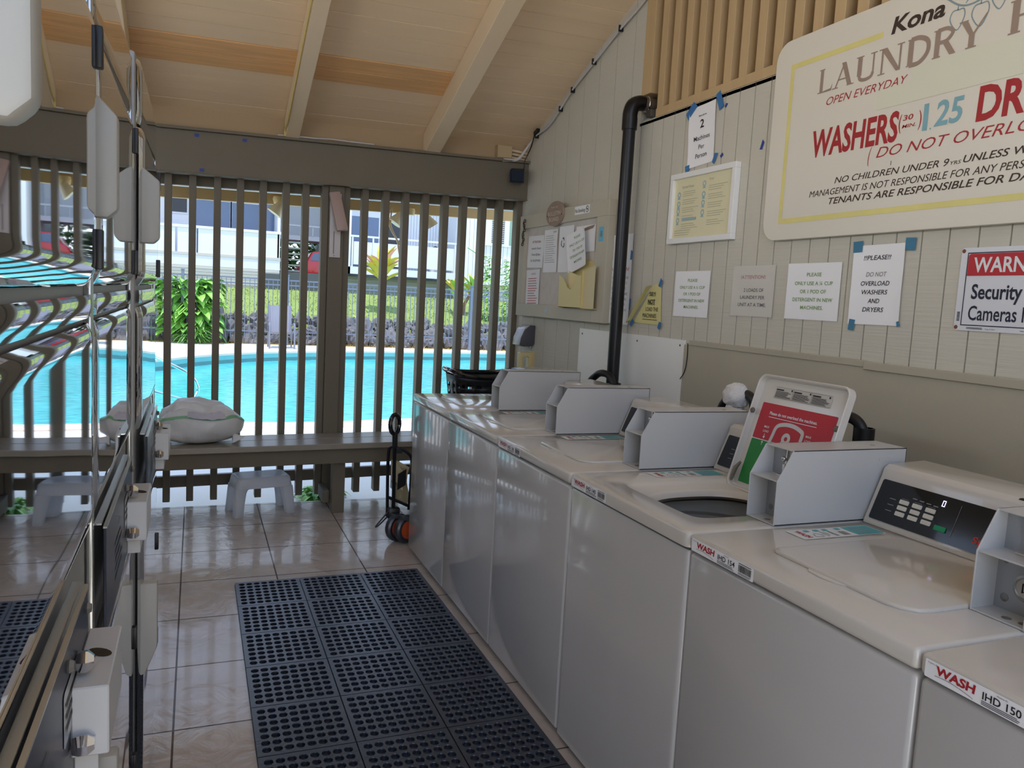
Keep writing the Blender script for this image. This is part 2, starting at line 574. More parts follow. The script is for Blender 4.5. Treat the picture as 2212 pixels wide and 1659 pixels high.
# ---- eave outside
ev = thing('eave_beam', 'tan board running under the roof eave just outside the slats', 'beam', (0.8, 6.12, 2.1))
MTANF = M('fascia_paint', (196, 172, 124), 0.7)
MB().box(-1.2, 6.10, 2.050, 2.72, 6.15, 2.284, TL).build('board', MTANF, ev, smooth=False)

# ---- slat screen
ss = thing('slat_screen', 'tall dark grey-brown vertical slats in front of the pool', 'screen', (0.8, 5.52, 0))
for x in (-0.9, -0.76, -0.62, -0.475, -0.33, -0.19, -0.047, 0.101, 0.2416, 0.383, 0.5286, 0.656, 0.782, 0.927, 1.054, 1.199, 1.34, 1.4825, 1.629, 1.768, 1.916, 2.047, 2.197):
    wd = 0.0435
    zb = 0.025 + TL * (x + 0.2) * 0.6
    MB().box(x, 5.50, zb, x + wd, 5.585, 2.142 + TL * (x + .2)).build('slat', MBEAM, ss, smooth=False, bev=0.003)
MB().box(0.8265, 5.475, 0.0, 0.9265, 5.585, 2.162).build('post', MBEAM, ss, smooth=False, bev=0.003)
MB().box(-1.0, 5.587, 0.10, XW, 5.625, 0.176, TL).build('rail', MBEAM, ss, smooth=False, bev=0.003)

# ---- bench
bn = thing('bench', 'long grey-brown painted wooden bench fixed along the slats', 'bench', (0.7, 5.3, 0))
MBN = M('bench_paint', (150, 142, 128), 0.28, var=(6, 0.06))
MB().box(-1.0, 5.07, 0.425, XW - .002, 5.275, 0.462, TL * .7).build('seat_board', MBN, bn, smooth=False, bev=0.004)
MB().box(-1.0, 5.28, 0.425, XW - .002, 5.472, 0.462, TL * .7).build('seat_board', MBN, bn, smooth=False, bev=0.004)
MB().box(-1.0, 5.10, 0.325, XW - .002, 5.138, 0.425, TL * .7).build('apron', MBEAM, bn, smooth=False, bev=0.003)
for x in (-0.62, 0.846, 2.05):
    MB().box(x, 5.14, 0, x + 0.082, 5.225, 0.425 + TL * .7 * (x + .2)).build('leg', MBEAM, bn, smooth=False, bev=0.003)
MB().box(0.80, 5.225, 0.05, 0.84, 5.46, 0.13).build('brace', MBEAM, bn, smooth=False, bev=0.003)

# ---- louvre of vertical studs above the right wall
lv = thing('wall_louvre', 'tan wooden louvre of upright studs above the right wall', 'louvre', (2.29, 2.0, 2.5))
MB().box(XW - 0.006, -1.7, 2.458, XW + 0.12, 3.705, 2.502).build('sill', MWOOD, lv, smooth=False, bev=0.002)
MB().box(XW - 0.004, 3.774, 2.60, XW + 0.11, 3.868, roof_z(3.8, XW)).build('end_post', MWOOD, lv, smooth=False, bev=0.002)
y = 3.703
while y > -1.6:
    MB().box(XW - 0.002, y - 0.055, 2.50, XW + 0.115, y, roof_z(y, XW) - 0.002).build('stud', MWOOD, lv, smooth=False, bev=0.002)
    y -= 0.1125

# ---- rubber mats of perforated squares
def rubber_mat(ytop, rows, lab):
    t_ = thing('rubber_mat', lab, 'mat', (0.65, ytop - rows * 0.155, 0), 'black rubber floor mats')
    c = 0.307; cyl = 0.309
    for r in range(rows):
        for q in range(3):
            mb = MB()
            x0 = 0.19 + q * c + 0.002; x1 = x0 + c - 0.004
            y1 = ytop - r * cyl - 0.002; y0 = y1 - cyl + 0.004
            nx, ny = 8, 7
            bd = 0.012
            hx = (x1 - x0 - 2 * bd) / nx; hy = (y1 - y0 - 2 * bd) / ny
            z = 0.014; n_ = 14
            for i in range(nx):
                for j in range(ny):
                    cx = x0 + bd + hx * (i + 0.5); cyy = y0 + bd + hy * (j + 0.5)
                    vs = []
                    for a in range(n_):
                        th = 2 * PI * (a + .5) / n_
                        ct, st = math.cos(th), math.sin(th)
                        sc = min(hx / 2 / max(1e-6, abs(ct)), hy / 2 / max(1e-6, abs(st)))
                        vs.append((cx + ct * sc, cyy + st * sc, z))
                    # true corners: push the nearest ring point out to the corner
                    for sxn in (-1, 1):
                        for syn in (-1, 1):
                            bi = min(range(n_), key=lambda a: (vs[a][0] - cx - sxn * hx / 2) ** 2 + (vs[a][1] - cyy - syn * hy / 2) ** 2)
                            vs[bi] = (cx + sxn * hx / 2, cyy + syn * hy / 2, z)
                    rx, ry = hx * 0.42, hy * 0.41
                    for (k_, zz) in ((1.0, z), (0.92, z - 0.002), (0.9, 0.003)):
                        for a in range(n_):
                            th = 2 * PI * (a + .5) / n_
                            vs.append((cx + rx * k_ * math.cos(th), cyy + ry * k_ * math.sin(th), zz))
                    fs = []
                    for L in range(3):
                        for a in range(n_):
                            b = (a + 1) % n_
                            fs.append((L * n_ + a, L * n_ + b, (L + 1) * n_ + b, (L + 1) * n_ + a))
                    fs.append(tuple(range(3 * n_, 4 * n_)))
                    mb.add(vs, fs)
            # border strips and skirts
            for (a, b, cc, d) in ((x0, y0, x1, y0 + bd), (x0, y1 - bd, x1, y1), (x0, y0 + bd, x0 + bd, y1 - bd), (x1 - bd, y0 + bd, x1, y1 - bd)):
                mb.add([(a, b, z), (cc, b, z), (cc, d, z), (a, d, z)], [(0, 1, 2, 3)])
            mb.add([(x0, y0, z), (x1, y0, z), (x1, y1, z), (x0, y1, z), (x0, y0, 0.002), (x1, y0, 0.002), (x1, y1, 0.002), (x0, y1, 0.002)],
                   [(0, 4, 5, 1), (1, 5, 6, 2), (2, 6, 7, 3), (3, 7, 4, 0)])
            mb.build('perforated_square', MRUBB, t_, smooth=False)
    MB().box(0.19, ytop - rows * cyl, 0.0005, 0.19 + 3 * c, ytop, 0.0026).build('base', MBLK, t_, smooth=False)


rubber_mat(3.945, 3, 'black perforated rubber mat at the far end, nearest the bench')
rubber_mat(3.945 - 3 * 0.309, 5, 'black perforated rubber mat at the near end, in front of the nearest washers')

# ================================================================== WASHERS
XF, ZT, PW = 1.147, 0.912, 0.675
BND = [0.92 + PW * (5 - k) for k in range(7)]      # boundaries, far to near


def loop_bridge(mb, loops):
    n_ = len(loops[0])
    o = len(mb.v)
    for L in loops: mb.v += [tuple(p) for p in L]
    for i in range(len(loops) - 1):
        for j in range(n_):
            j2 = (j + 1) % n_
            mb.f.append([o + i * n_ + j, o + i * n_ + j2, o + (i + 1) * n_ + j2, o + (i + 1) * n_ + j]); mb.mi.append(0)


def rect_loop(cx, cy, hx, hy, r, z, n_=64):
    out = []
    for i in range(n_):
        a = 2 * PI * i / n_
        c, s_ = math.cos(a), math.sin(a)
        e = 2.0 / r
        out.append((cx + hx * math.copysign(abs(c) ** e, c), cy + hy * math.copysign(abs(s_) ** e, s_), z))
    return out


def washer(k, label, number=None, sticker=True, open_lid=False):
    yA, yB = BND[k] - 0.0025, BND[k + 1] + 0.0025
    t_ = thing('washing_machine', label, 'washing machine', (1.5, (yA + yB) / 2, 0), 'white top loading washers in a row')
    mb = MB().box(XF, yB, 0.02, 1.86, yA, 0.866)
    if open_lid:
        mb = MB(); xm_, ym_ = (XF + 1.86) / 2, (yA + yB) / 2
        loop_bridge(mb, [rect_loop(xm_, ym_, (1.86 - XF) / 2 - a, (yA - yB) / 2 - a, 60, z, 96) for a, z in ((.0, .02), (.0, .858), (.003, .864), (.010, .866), (.05, .866))])
    cab = mb.build('cabinet', MENAF, t_, bev=0 if open_lid else 0.011, seg=3)
    MB().box(XF + 0.03, yB + 0.02, 0.0, 1.83, yA - 0.02, 0.02).build('plinth', MBLK, t_, smooth=False)
    # lid position
    ly0, ly1, lx0, lx1 = yB + 0.112, yB + 0.505, 1.252, 1.665
    if not open_lid:
        MB().box(XF - 0.004, yB, 0.872, 1.862, yA, ZT).build('top_panel', MENAM, t_, bev=0.010, seg=3)
        P = [(lx1, ly0), (lx1, ly1)] + [(lx0 + .02, ly1), (lx0 + .006, ly1 - .008), (lx0, ly1 - .022)] + [(lx0 - .002, ly0 + .06), (lx0 + .008, ly0 + .03), (lx0 + .032, ly0 + .006), (lx0 + .06, ly0)]
        ld = MB().prism(P, XYZ, ZT - 0.002, ZT + 0.0085).build('lid', MENAM, t_, bev=0.005, seg=3)
        Q = [(lx0 + .004, ly1 - .12), (lx0 + .004, ly1 - .245), (lx0 - .012, ly1 - .215), (lx0 - .018, ly1 - .18), (lx0 - .014, ly1 - .14)]
        MB().prism(Q, XYZ, ZT - 0.001, ZT + 0.0035).build('finger_lip', MENAM, ld, bev=0.0015)
    else:
        top_with_tub(t_, yA, yB)
        open_lid_on(t_, yB)
    # console with its dark panel
    cy0, cy1 = yB + 0.116, yA - 0.006
    sec = [(1.698, ZT), (1.702, ZT + .012), (1.752, 1.045), (1.757, 1.062), (1.772, 1.072), (1.905, 1.078), (1.91, ZT)]
    con = MB().prism(sec, XZY, cy0, cy1).build('console', MENAM, t_, bev=0.004, seg=2)
    us = Vector((0, -1, 0)); ut = Vector((0.050, 0, 0.121)).normalized()
    org = Vector((1.7035, cy1 - 0.016, ZT + 0.017))
    W_ = cy1 - cy0 - 0.022
    sh = Sheet(org, us, ut, 0.0025)
    sh.poly(rrect(0, 0, W_, 0.113, 0.006)).build('control_panel', MGLOSSB, con)
    sb = Sheet(org, us, ut, 0.004)
    for r in range(3):
        for c in range(3):
            a, b = 0.075 + c * 0.040, 0.060 - r * 0.0165
            hb_ = MB().prism([tuple((p[0] + a, p[1] + b)) for p in rrect(0, 0, .028, .0115, .002, 2)], lambda u, v, w_: tuple(sb.P(u, v, w_)), -0.001, 0.0015)
            hb_.build('button', MIVORY, con, smooth=False)
    MB().prism([tuple((p[0] + .195, p[1] + .023)) for p in rrect(0, 0, .032, .013, .002, 2)], lambda u, v, w_: tuple(sb.P(u, v, w_)), -0.001, 0.0015).build('start_button', MGREENT, con, smooth=False, label='green start button')
    tx = Sheet(org, us, ut, 0.0034)
    for r in range(3): tx.bar(.042, .0655 - r * .0165, .062, .0675 - r * .0165)
    for c in range(4): tx.bar(.108 + c * .021, .082 - .001 * c, .122 + c * .021, .0845 - .001 * c)
    for c in range(3): tx.bar(.077 + c * .04, .0745, .099 + c * .04, .0755)
    tx.bar(.243, .018, .244, .100)
    tx.build('panel_print', MINKGR, con)
    rd = Sheet(org, us, ut, 0.0034)
    rd.text('Speed Queen', .30, .475, .022, .017, fat=0.02)
    rd.build('panel_name', M('orange_red', (205, 62, 44), 0.5), con)
    # hook of the digit display
    dg = Sheet(org, us, ut, 0.0036)
    a0, b0, ww, hh, th = .192, .085, .0085, .0155, .0016
    for seg_ in ((a0, b0, a0 + ww, b0 + th), (a0, b0 + hh - th, a0 + ww, b0 + hh), (a0, b0, a0 + th, b0 + hh), (a0 + ww - th, b0, a0 + ww, b0 + hh)): dg.bar(*seg_)
    dg.build('display', M('display_digit', (225, 220, 255), 0.4, emit=((205, 195, 255), 2.5)), con)
    MB().lathe([(0.006, -.004), (.0065, 0.0006), (0.005, .001)], (1.825, cy0 + 0.05, 1.0748), (0.0, 0, 1), 12).build('screw', MBLK, con)
    MB().lathe([(0.009, -.002), (.0095, 0.001), (0.007, .0015)], (1.7665, cy0 + .165, 1.0665), (-.6, 0, .8), 14).build('screw', MBLK, con)
    coin_box(t_, yB)
    if sticker: use_sticker(t_, yA)
    if number:
        so_ = Vector((XF - 0.004, yA - 0.012, 0.874))
        s1 = Sheet(so_, (0, -1, 0), (0, 0, 1), 0.0006)
        lab = s1.poly(rrect(0, 0, 0.233, 0.031, 0.002, 2)).build('asset_label', MPAPER, t_)
        s2 = Sheet(so_, (0, -1, 0), (0, 0, 1), 0.0014)
        s2.text('WASH', .022, .093, .0125, .0145, fat=.035, shear=.08)
        s2.build('red_lettering', MINKR, lab)
        s3 = Sheet(so_, (0, -1, 0), (0, 0, 1), 0.0014)
        s3.text('IHD ' + number, .105, .168, .0115, .0125, fat=.012)
        s3.text('Property of', .006, .022, .0255, .0026); s3.text('Machine ID', .128, .145, .0262, .0026)
        s3.stroke([(.02, .0085), (.045, .010), (.07, .0075), (.09, .0035)], .0007)
        s3.lines(.104, .178, .002, .0098, 3, .4)
        s3.lines(.182, .226, .026, .029, 1, .5, .05)
        x = .182
        while x < .226:
            b_ = rnd.choice((.0006, .001, .0016)); s3.bar(x, .0085, x + b_, .0245); x += b_ + rnd.choice((.0006, .001))
        s3.lines(.182, .226, .002, .007, 2, .4)
        s3.build('black_lettering', MINKB, lab)
    return t_


def use_sticker(t_, yA):
    o = Vector((1.405, yA - 0.112, ZT + 0.0005))
    s0 = Sheet(o, (1, 0, 0), (0, 1, 0), 0.0005)
    st = s0.poly(rrect(0, 0, .268, .074, .004, 2)).build('instruction_sticker', M('sticker_film', (222, 222, 216), 0.3), t_)
    s1 = Sheet(o, (1, 0, 0), (0, 1, 0), 0.0011)
    s1.poly(rrect(.178, .004, .264, .070, .002, 2))
    for i, x in enumerate((.048, .079, .108, .150)): s1.bar(x, .052, x + .015, .066)
    s1.build('teal_print', MTEAL, st)
    s2 = Sheet(o, (1, 0, 0), (0, 1, 0), 0.0011)
    s2.stroke([(.05, .02), (.06, .036), (.072, .03), (.074, .014), (.056, .012), (.05, .02)], .002)
    s2.bar(.087, .010, .090, .048); s2.bar(.097, .02, .1, .046); s2.poly([(.112, .01), (.122, .01), (.118, .048), (.112, .048)]); s2.bar(.14, .012, .160, .040)
    s2.lines(.190, .250, .012, .06, 5, .35, .3)
    s2.build('grey_print', MINKGR, st)
    s3 = Sheet(o + Vector((.016, .066, 0)), (0, -1, 0), (1, 0, 0), 0.0011)
    s3.text('WASH', .0, .055, .004, .017, fat=.03)
    s3.build('red_print', MINKR, st)


def coin_box(t_, yB):
    x0, x1, zs, zt = 1.404, 1.848, 1.031, 1.112
    ya, yb = yB + 0.110, yB - 0.0005
    prof = [(x0, ZT + .001), (x0, zs), (x0 + .046, zt), (x1, zt), (x1, ZT + .001)]
    mb = MB()
    for (a, b) in ((ya - .0035, ya), (yb, yb + .0035)): mb.prism(prof, XZY, a, b)
    mb.box(x0 + .046, yb, zt - .0035, x1, ya, zt).box(x1 - .0035, yb, ZT + .001, x1, ya, zt).box(x0 + .001, yb, ZT + .001, x1, ya, ZT + .0045).box(x0 + .001, yb + .002, zs - .002, x0 + .10, ya - .002, zs + .0015)
    bx = mb.build('coin_box', MBOX, t_, bev=0.0008, seg=1)
    ym = (ya + yb) / 2
    MB().box(x0 + .074, yb + .0035, zs + .0015, x0 + .077, ya - .0035, zt - .0035).build('slide_plate', MGREY, bx, smooth=False)
    MB().box(x0 + .062, yb + .0035, ZT + .0045, x0 + .065, ya - .0035, zs - .002).build('lock_plate', MGREY, bx, smooth=False)
    c = MB().box(x0 + .070, ym - .003, zs + .004, x0 + .074, ym + .003, zs + .074)
    c.blob((x0 + .068, ym + .004, zs + .047), (.008, .0085, .0085), 12, 8)
    c.box(x0 + .064, ym - .004, zs + .008, x0 + .074, ym + .004, zs + .034).box(x0 + .050, ym - .014, zs + .0015, x0 + .073, ym + .014, zs + .006)
    c.build('coin_slide', MCHR, bx, bev=.001, seg=1)
    lk = MB().lathe([(.024, -.002), (.026, .001), (.026, .006), (.021, .008), (.019, .006), (.0, .006)], (x0 + .062, ym - .012, .972), (-1, 0, 0), 24).build('lock', M('steel_lock', (190, 188, 184), 0.25, metal=.8), bx)
    qh = Vector((x0 + .0555, ym - .012, .972))
    MB().tube([qh + Vector((0, .006, .008)), qh + Vector((0, -.008, 0)), qh + Vector((0, .006, -.009))], .0016, 6, True).build('keyhole', MBLK, bx)
    sc_ = MB()
    for (yy, zz, r) in ((ya - .02, ZT + .10, .005), (ya - .024, ZT + .028, .008)): sc_.lathe([(r, 0), (r * 1.05, .001), (r * .5, .003)], (x0 + .062, yy, zz), (-1, 0, 0), 12)
    for (xx, yy) in ((x0 + .022, yb + .05), (x0 + .026, yb + .02)): sc_.lathe([(.009, 0), (.009, .0006), (.003, .0008)], (xx, yy, ZT + .0045), (0, 0, 1), 12)
    sc_.build('rivets', M('rivet_steel', (150, 148, 146), 0.35, metal=.7), bx)
    hs = Sheet((x0 + .0735, ym - .012, zs + .058), (0, -1, 0), (0, 0, 1), 0.0012)
    hs.poly(rrect(0, 0, .022, .014, .004, 3)).build('slide_sticker', MWHP, bx)
    MB().lathe([(.012, 0), (.012, .0012), (.009, .002), (0, .002)], (x1 - .08, yb + .045, zt), (0, 0, 1), 14, (1, .6)).build('top_plug', M('plug', (178, 168, 150), .4), bx)
    MB().box(x1 - .10, yb - .0012, zt - .034, x1 - .05, yb, zt - .027).build('slot', MBOX, bx, smooth=False)


def top_with_tub(t_, yA, yB):
    ym, xm = (yA + yB) / 2, (XF + 1.862) / 2
    hx, hy = (1.862 - XF + .004) / 2, (yA - yB) / 2
    xm -= .002
    lcx, lcy = 1.452, yB + .308
    hcx, hcy = 1.446, yB + .285
    mb = MB()
    loop_bridge(mb, [rect_loop(xm, ym, hx, hy, 40, .872), rect_loop(xm, ym, hx, hy, 40, ZT - .008), rect_loop(xm, ym, hx - .003, hy - .003, 40, ZT - .002), rect_loop(xm, ym, hx - .010, hy - .010, 40, ZT),
                     rect_loop(lcx, lcy, .215, .205, 9, ZT), rect_loop(lcx, lcy, .208, .198, 9, ZT - .006), rect_loop(lcx, lcy, .200, .190, 7, ZT - .012),
                     rect_loop(hcx, hcy, .198, .172, 3.2, ZT - .016), rect_loop(hcx, hcy, .190, .163, 2.8, ZT - .022), rect_loop(hcx, hcy, .186, .158, 2.6, ZT - .045)])
    mb.build('top_panel', MENAM, t_, ang=50)
    tub = MB()
    loop_bridge(tub, [rect_loop(1.47, ym, .235, .235, 2, z_) for z_ in (ZT - .06,)] + [rect_loop(1.47, ym, .222, .222, 2, ZT - .052), rect_loop(1.47, ym, .216, .216, 2, ZT - .060), rect_loop(1.47, ym, .214, .214, 2, .80), rect_loop(1.47, ym, .25, .25, 2, .78), rect_loop(1.47, ym, .25, .25, 2, .55), rect_loop(1.47, ym, .05, .05, 2, .53), rect_loop(1.47, ym, .045, .045, 2, .70), rect_loop(1.47, ym, .001, .001, 2, .71)])
    tb = tub.build('tub', M('tub_grey', (206, 206, 202), 0.4), t_)
    g = MB()
    loop_bridge(g, [rect_loop(hcx, hcy, .1865, .1585, 2.6, ZT - .036), rect_loop(hcx, hcy, .180, .152, 2.6, ZT - .041), rect_loop(hcx, hcy, .188, .160, 2.6, ZT - .049)])
    g.build('gasket', MBLKP, t_)


def open_lid_on(t_, yB):
    W_, H_ = .395, .388
    us = Vector((0, -1, 0)); ut = Vector((.285, 0, .9585)).normalized(); nn = us.cross(ut)
    org = Vector((1.648, yB + .504, .890))
    F = lambda u, v, w_: tuple(org + us * u + ut * v + nn * w_)
    mb = MB()
    P = rrect(0, 0, W_, H_, .028, 5)
    I = rrect(.011, .011, W_ - .011, H_ - .011, .022, 5)
    loops = [[F(p[0], p[1], h) for p in q] for q, h in ((I, 0.0), (rrect(.007, .007, W_ - .007, H_ - .007, .025, 5), .018), (rrect(.003, .003, W_ - .003, H_ - .003, .027, 5), .0215), (P, .019), (P, -.004), (rrect(.004, .004, W_ - .004, H_ - .004, .026, 5), -.008))]
    loop_bridge(mb, loops)
    n_ = len(P); o = len(mb.v) - n_ * 6
    mb.f.append([o + i for i in range(n_)]); mb.mi.append(0)
    mb.f.append([o + 5 * n_ + i for i in range(n_)][::-1]); mb.mi.append(0)
    ld = mb.build('open_lid', MENAM, t_, label='open white lid with a red and green notice inside')
    sh = lambda lift: Sheet(org, us, ut, lift)
    s0 = sh(.0008); s0.poly(rrect(.034, .178, W_ - .034, .298, .004, 3)).build('red_notice', M('notice_red', (186, 34, 46), .45), ld)
    s0 = sh(.0008); s0.poly(rrect(.034, .026, W_ - .034, .175, .004, 3)).build('green_notice', M('notice_green', (30, 132, 52), .45), ld)
    s0 = sh(.0012); s0.bar(.034, .1745, W_ - .034, .178)
    s1 = sh(.0016)
    s1.text('Please do not overload the machines.', .080, .290, .262, .0105, fat=.015)
    s1.lines(.080, .292, .2515, .2565, 1, .35, 0)
    for a, b in ((.075, .205), (.262, .205)):
        s1.text('MAX', a, a + .023, b + .012, .0075, fat=.01); s1.text('LOAD', a, a + .026, b - .002, .0075, fat=.01)
    s1.stroke([(.087, .198), (.087, .186)], .002); s1.poly([(.082, .189), (.092, .189), (.087, .181)])
    s1.stroke([(.087, .160), (.087, .170)], .002); s1.poly([(.082, .168), (.092, .168), (.087, .174)])
    s1.build('notice_lettering', MWHP, ld)
    s2 = sh(.0014)
    s2.stroke([(.112, .14), (.122, .195), (.130, .228), (.160, .240), (.20, .241), (.235, .232), (.246, .222), (.246, .19), (.250, .14)], .013)
    s2.disc(.184, .197, .019, 20, .007); s2.bar(.165, .165, .203, .185)
    s2.build('drum_drawing', M('drawing_grey', (206, 204, 200), .5), ld)
    s3 = sh(.0012); s3.poly(rrect(.072, .318, .318, .356, .002, 2))
    wl_ = s3.build('warning_label', M('label_grey', (196, 192, 182), .5), ld)
    s4 = sh(.0018)
    for i in range(3):
        a = .076 + i * .081
        s4.lines(a, a + .074, .321, .343, 7, .5, .3); s4.bar(a, .3445, a + .034, .349); s4.disc(a + .070, .349, .0035, 8)
        if i: s4.bar(a - .0035, .32, a - .0028, .354)
    for (a, b, c, d) in ((.073, .319, .317, .3196), (.073, .3545, .317, .355)): s4.bar(a, b, c, d)
    s4.build('warning_print', MINKB, ld)
    for a in (.004, W_ - .022):
        MB().lathe([(.0085, 0), (.0095, .004), (.007, .008), (0, .0085)], F(a + .008, .262, .012), nn, 14).build('bumper', M('bumper_rubber', (110, 102, 92), .6), ld)
    MB().tube([F(.014, .022, .012), F(.022, .065, .016), F(.032, .088, .012)], [.005, .007, .004], 8).build('hinge', M('hinge_steel', (140, 132, 118), .45, metal=.5), ld)


washer(0, 'white top loading washer farthest from the camera, beside the black basket')
washer(1, 'white top loading washer second from the far end of the row, without a front label')
washer(2, 'white top loading washer with the front label IHD 138', '138')
washer(3, 'white top loading washer with its lid standing open, label IHD 140', '140', open_lid=True)
washer(4, 'white top loading washer with the label IHD 154 and a lit display', '154')
washer(5, 'white top loading washer nearest the camera, its label cut off after IHD 15', '150')

# ================================================================== STACKED DRYERS
XD, DP = -0.125, 0.718
DB = [0.479 + DP * k for k in range(4)]
MSTRIP = M('bright_trim', (206, 208, 206), 0.22, metal=.9)


def wavy(y0, y1, z0, z1, x, roll=.012, amp=.0006, seed=0, rtop=None, rbot=None):
    """sheet-steel panel facing +x, edges rolled back, slightly uneven"""
    rt_ = roll if rtop is None else rtop
    rb_ = roll if rbot is None else rbot

    def fn(u, v):
        y = y0 + (y1 - y0) * u; z = z0 + (z1 - z0) * v
        e = 0.0
        du = min(u, 1 - u) * (y1 - y0)
        if du < .02: e += (1 - du / .02) ** 2 * roll
        db, dt = v * (z1 - z0), (1 - v) * (z1 - z0)
        if db < .032: e += (1 - db / .032) ** 2 * rb_ * .6
        if dt < .024: e += (1 - dt / .024) ** 2 * rt_ * .6
        wv = noise.noise(Vector((y * 3.0 + seed, z * 2.2, seed))) * amp * .9 + noise.noise(Vector((y * 8 + seed, z * 1.2, 5 + seed))) * amp * .10
        return (x - e + wv, y, z)
    mb = MB().grid(fn, 44, 60)
    return mb


XDS = (-.125, -.128, -.112)


def dryer(k, label):
    XD = XDS[k]
    y0, y1 = DB[k] + .003, DB[k + 1] - .003
    t_ = thing('stacked_dryer', label, 'dryer', (-.5, (y0 + y1) / 2, 0), 'stacked stainless dryers along the left side')
    MB().box(-.86, y0, .0, XD - .012, y1, 1.948).build('cabinet', MDKST, t_, bev=.008)
    a, b = y0 + .014, y1 - .022
    wavy(a, b, 1.800, 1.935, XD, .010, .0005, k + 1).build('top_panel', MSTEEL, t_)
    # upper door: bottom rolls away, so its reflections bend
    ud = wavy(a, b, 1.452, 1.792, XD + .006, .012, .0008, k + 3.3, rbot=.022).build('upper_door', MSTEEL, t_)
    wavy(a, b, 1.412, 1.441, XD + .001, .004, .0003, k + 5).build('middle_trim', MSTEEL, t_)
    wavy(a, b, 1.128, 1.404, XD + .001, .010, .0007, k + 7).build('lint_panel', MSTEEL, t_)
    lo = wavy(a, b, .13, .925, XD + .006, .012, .0009, k + 9).build('lower_door', MSTEEL, t_)
    wavy(a, b, .03, .115, XD, .006, .0004, k + 11).build('kick_panel', MSTEEL, t_)
    MB().box(XD - .010, y1 - .020, .02, XD - .002, y1 - .001, 1.93).build('side_trim', MSTRIP, t_, bev=.002)
    # handles: upright grips standing out from the near edge of each door
    for door, zb, zt_, sg in ((ud, 1.545, 1.682, 1), (lo, .60, .765, -1)):
        yh = y0 + .022
        x0, x1 = XD - .004, XD + (.043, .0275, .036)[k]
        P = [(x0, zb), (x1 - .012, zb), (x1, zb + .012), (x1, zt_), (x0, zt_ + .032)] if sg > 0 else [(x0, zt_), (x1, zt_), (x1, zb + .01), (x0 + .014, zb - .055), (x0, zb - .06)]
        MB().prism(P, XZY, yh, yh + .03).build('handle', MHANDLE, door, bev=.005, seg=2)
        for zz in ((1.755, 1.50) if sg > 0 else (.66, .355)):
            mb = MB().box(XD + .002, y1 - .030, zz - .026, XD + .012, y1 - .014, zz + .026)
            mb.build('hinge', MBLK, door, bev=.002)
    # dark control plate, slightly tipped out
    cp_x = XD + .014
    pa, pb = y0 + .012, y1 - .215
    cp = MB().box(cp_x - .004, pa, .955, cp_x, pb, 1.113).build('control_plate', MNAVY, t_, smooth=False, bev=.001)
    MB().box(cp_x - .004, pa - .002, 1.113, cp_x + .0012, pb + .002, 1.1155).build('plate_rim', MSTRIP, cp, smooth=False)
    MB().box(XD - .002, pa, 1.1175, cp_x - .006, pb, 1.120).build('plate_rim', MSTRIP, cp, smooth=False)
    sh = Sheet((cp_x, pa, .955), (0, 1, 0), (0, 0, 1), .0008)
    sh.poly(rrect(.30, .065, .40, .120, .006, 3)).build('brand_plate', M('plate_silver', (170, 172, 172), .3, metal=.6), cp)
    sh = Sheet((cp_x, pa, .955), (0, 1, 0), (0, 0, 1), .0016)
    sh.lines(.31, .39, .075, .11, 3, .4, .2); sh.build('plate_print', MINKB, cp)
    sh = Sheet((cp_x, pa, .955), (0, 1, 0), (0, 0, 1), .0008)
    sh.lines(.13, .26, .03, .10, 5, .35, .4); sh.bar(.18, .112, .22, .114); sh.build('plate_lettering', M('plate_grey_ink', (84, 92, 106), .5), cp)
    for (yy, zz) in ((pb - .02, 1.095), (pb - .012, .965), (pa + .33, 1.09)):
        MB().lathe([(.006, 0), (.007, .002), (.005, .006), (0, .0065)], (cp_x, yy, zz), (1, 0, 0), 6).build('bolt', M('bolt_steel', (132, 130, 124), .4, metal=.6), cp)
    # coin drop box on the plate
    xb = XD + .048
    na = y0 + .36
    cb = MB().box(cp_x, na, .985, xb, na + .150, 1.058).build('coin_box', MBOX, t_, bev=.0015, seg=1)
    MB().box(cp_x, na + .022, .955, xb - .012, na + .150, .985).build('lower_part', MBOX, cb, bev=.001, seg=1)
    MB().lathe([(.008, 0), (.0085, .0005), (.004, .0007)], (xb - .016, na + .08, 1.058), (0, 0, 1), 14, (1, 1.8)).build('hole', MDARK, cb)
    MB().lathe([(.009, 0), (.012, .004), (.012, .010), (.006, .016), (0, .016)], (cp_x + .002, na + .03, 1.072), (1, 0, 0), 6).build('lock_nut', MCHR, cb)
    MB().lathe([(.009, 0), (.011, .006), (.011, .014), (.006, .02), (0, .02)], (cp_x + .002, na - .006, 1.002), (1, 0, 0), 6).build('lock_nut', MCHR, cb)
    MB().box(XD - .004, a, .932, XD + .006, b, .945).build('door_rail', MSTRIP, t_, bev=.001)
    return t_


dryer(0, 'stainless stacked dryer nearest the camera, cut off by the left edge of the view')
dryer(1, 'stainless stacked dryer in the middle, between its two neighbours')
dryer(2, 'stainless stacked dryer at the far end, next to the white laundry bags')

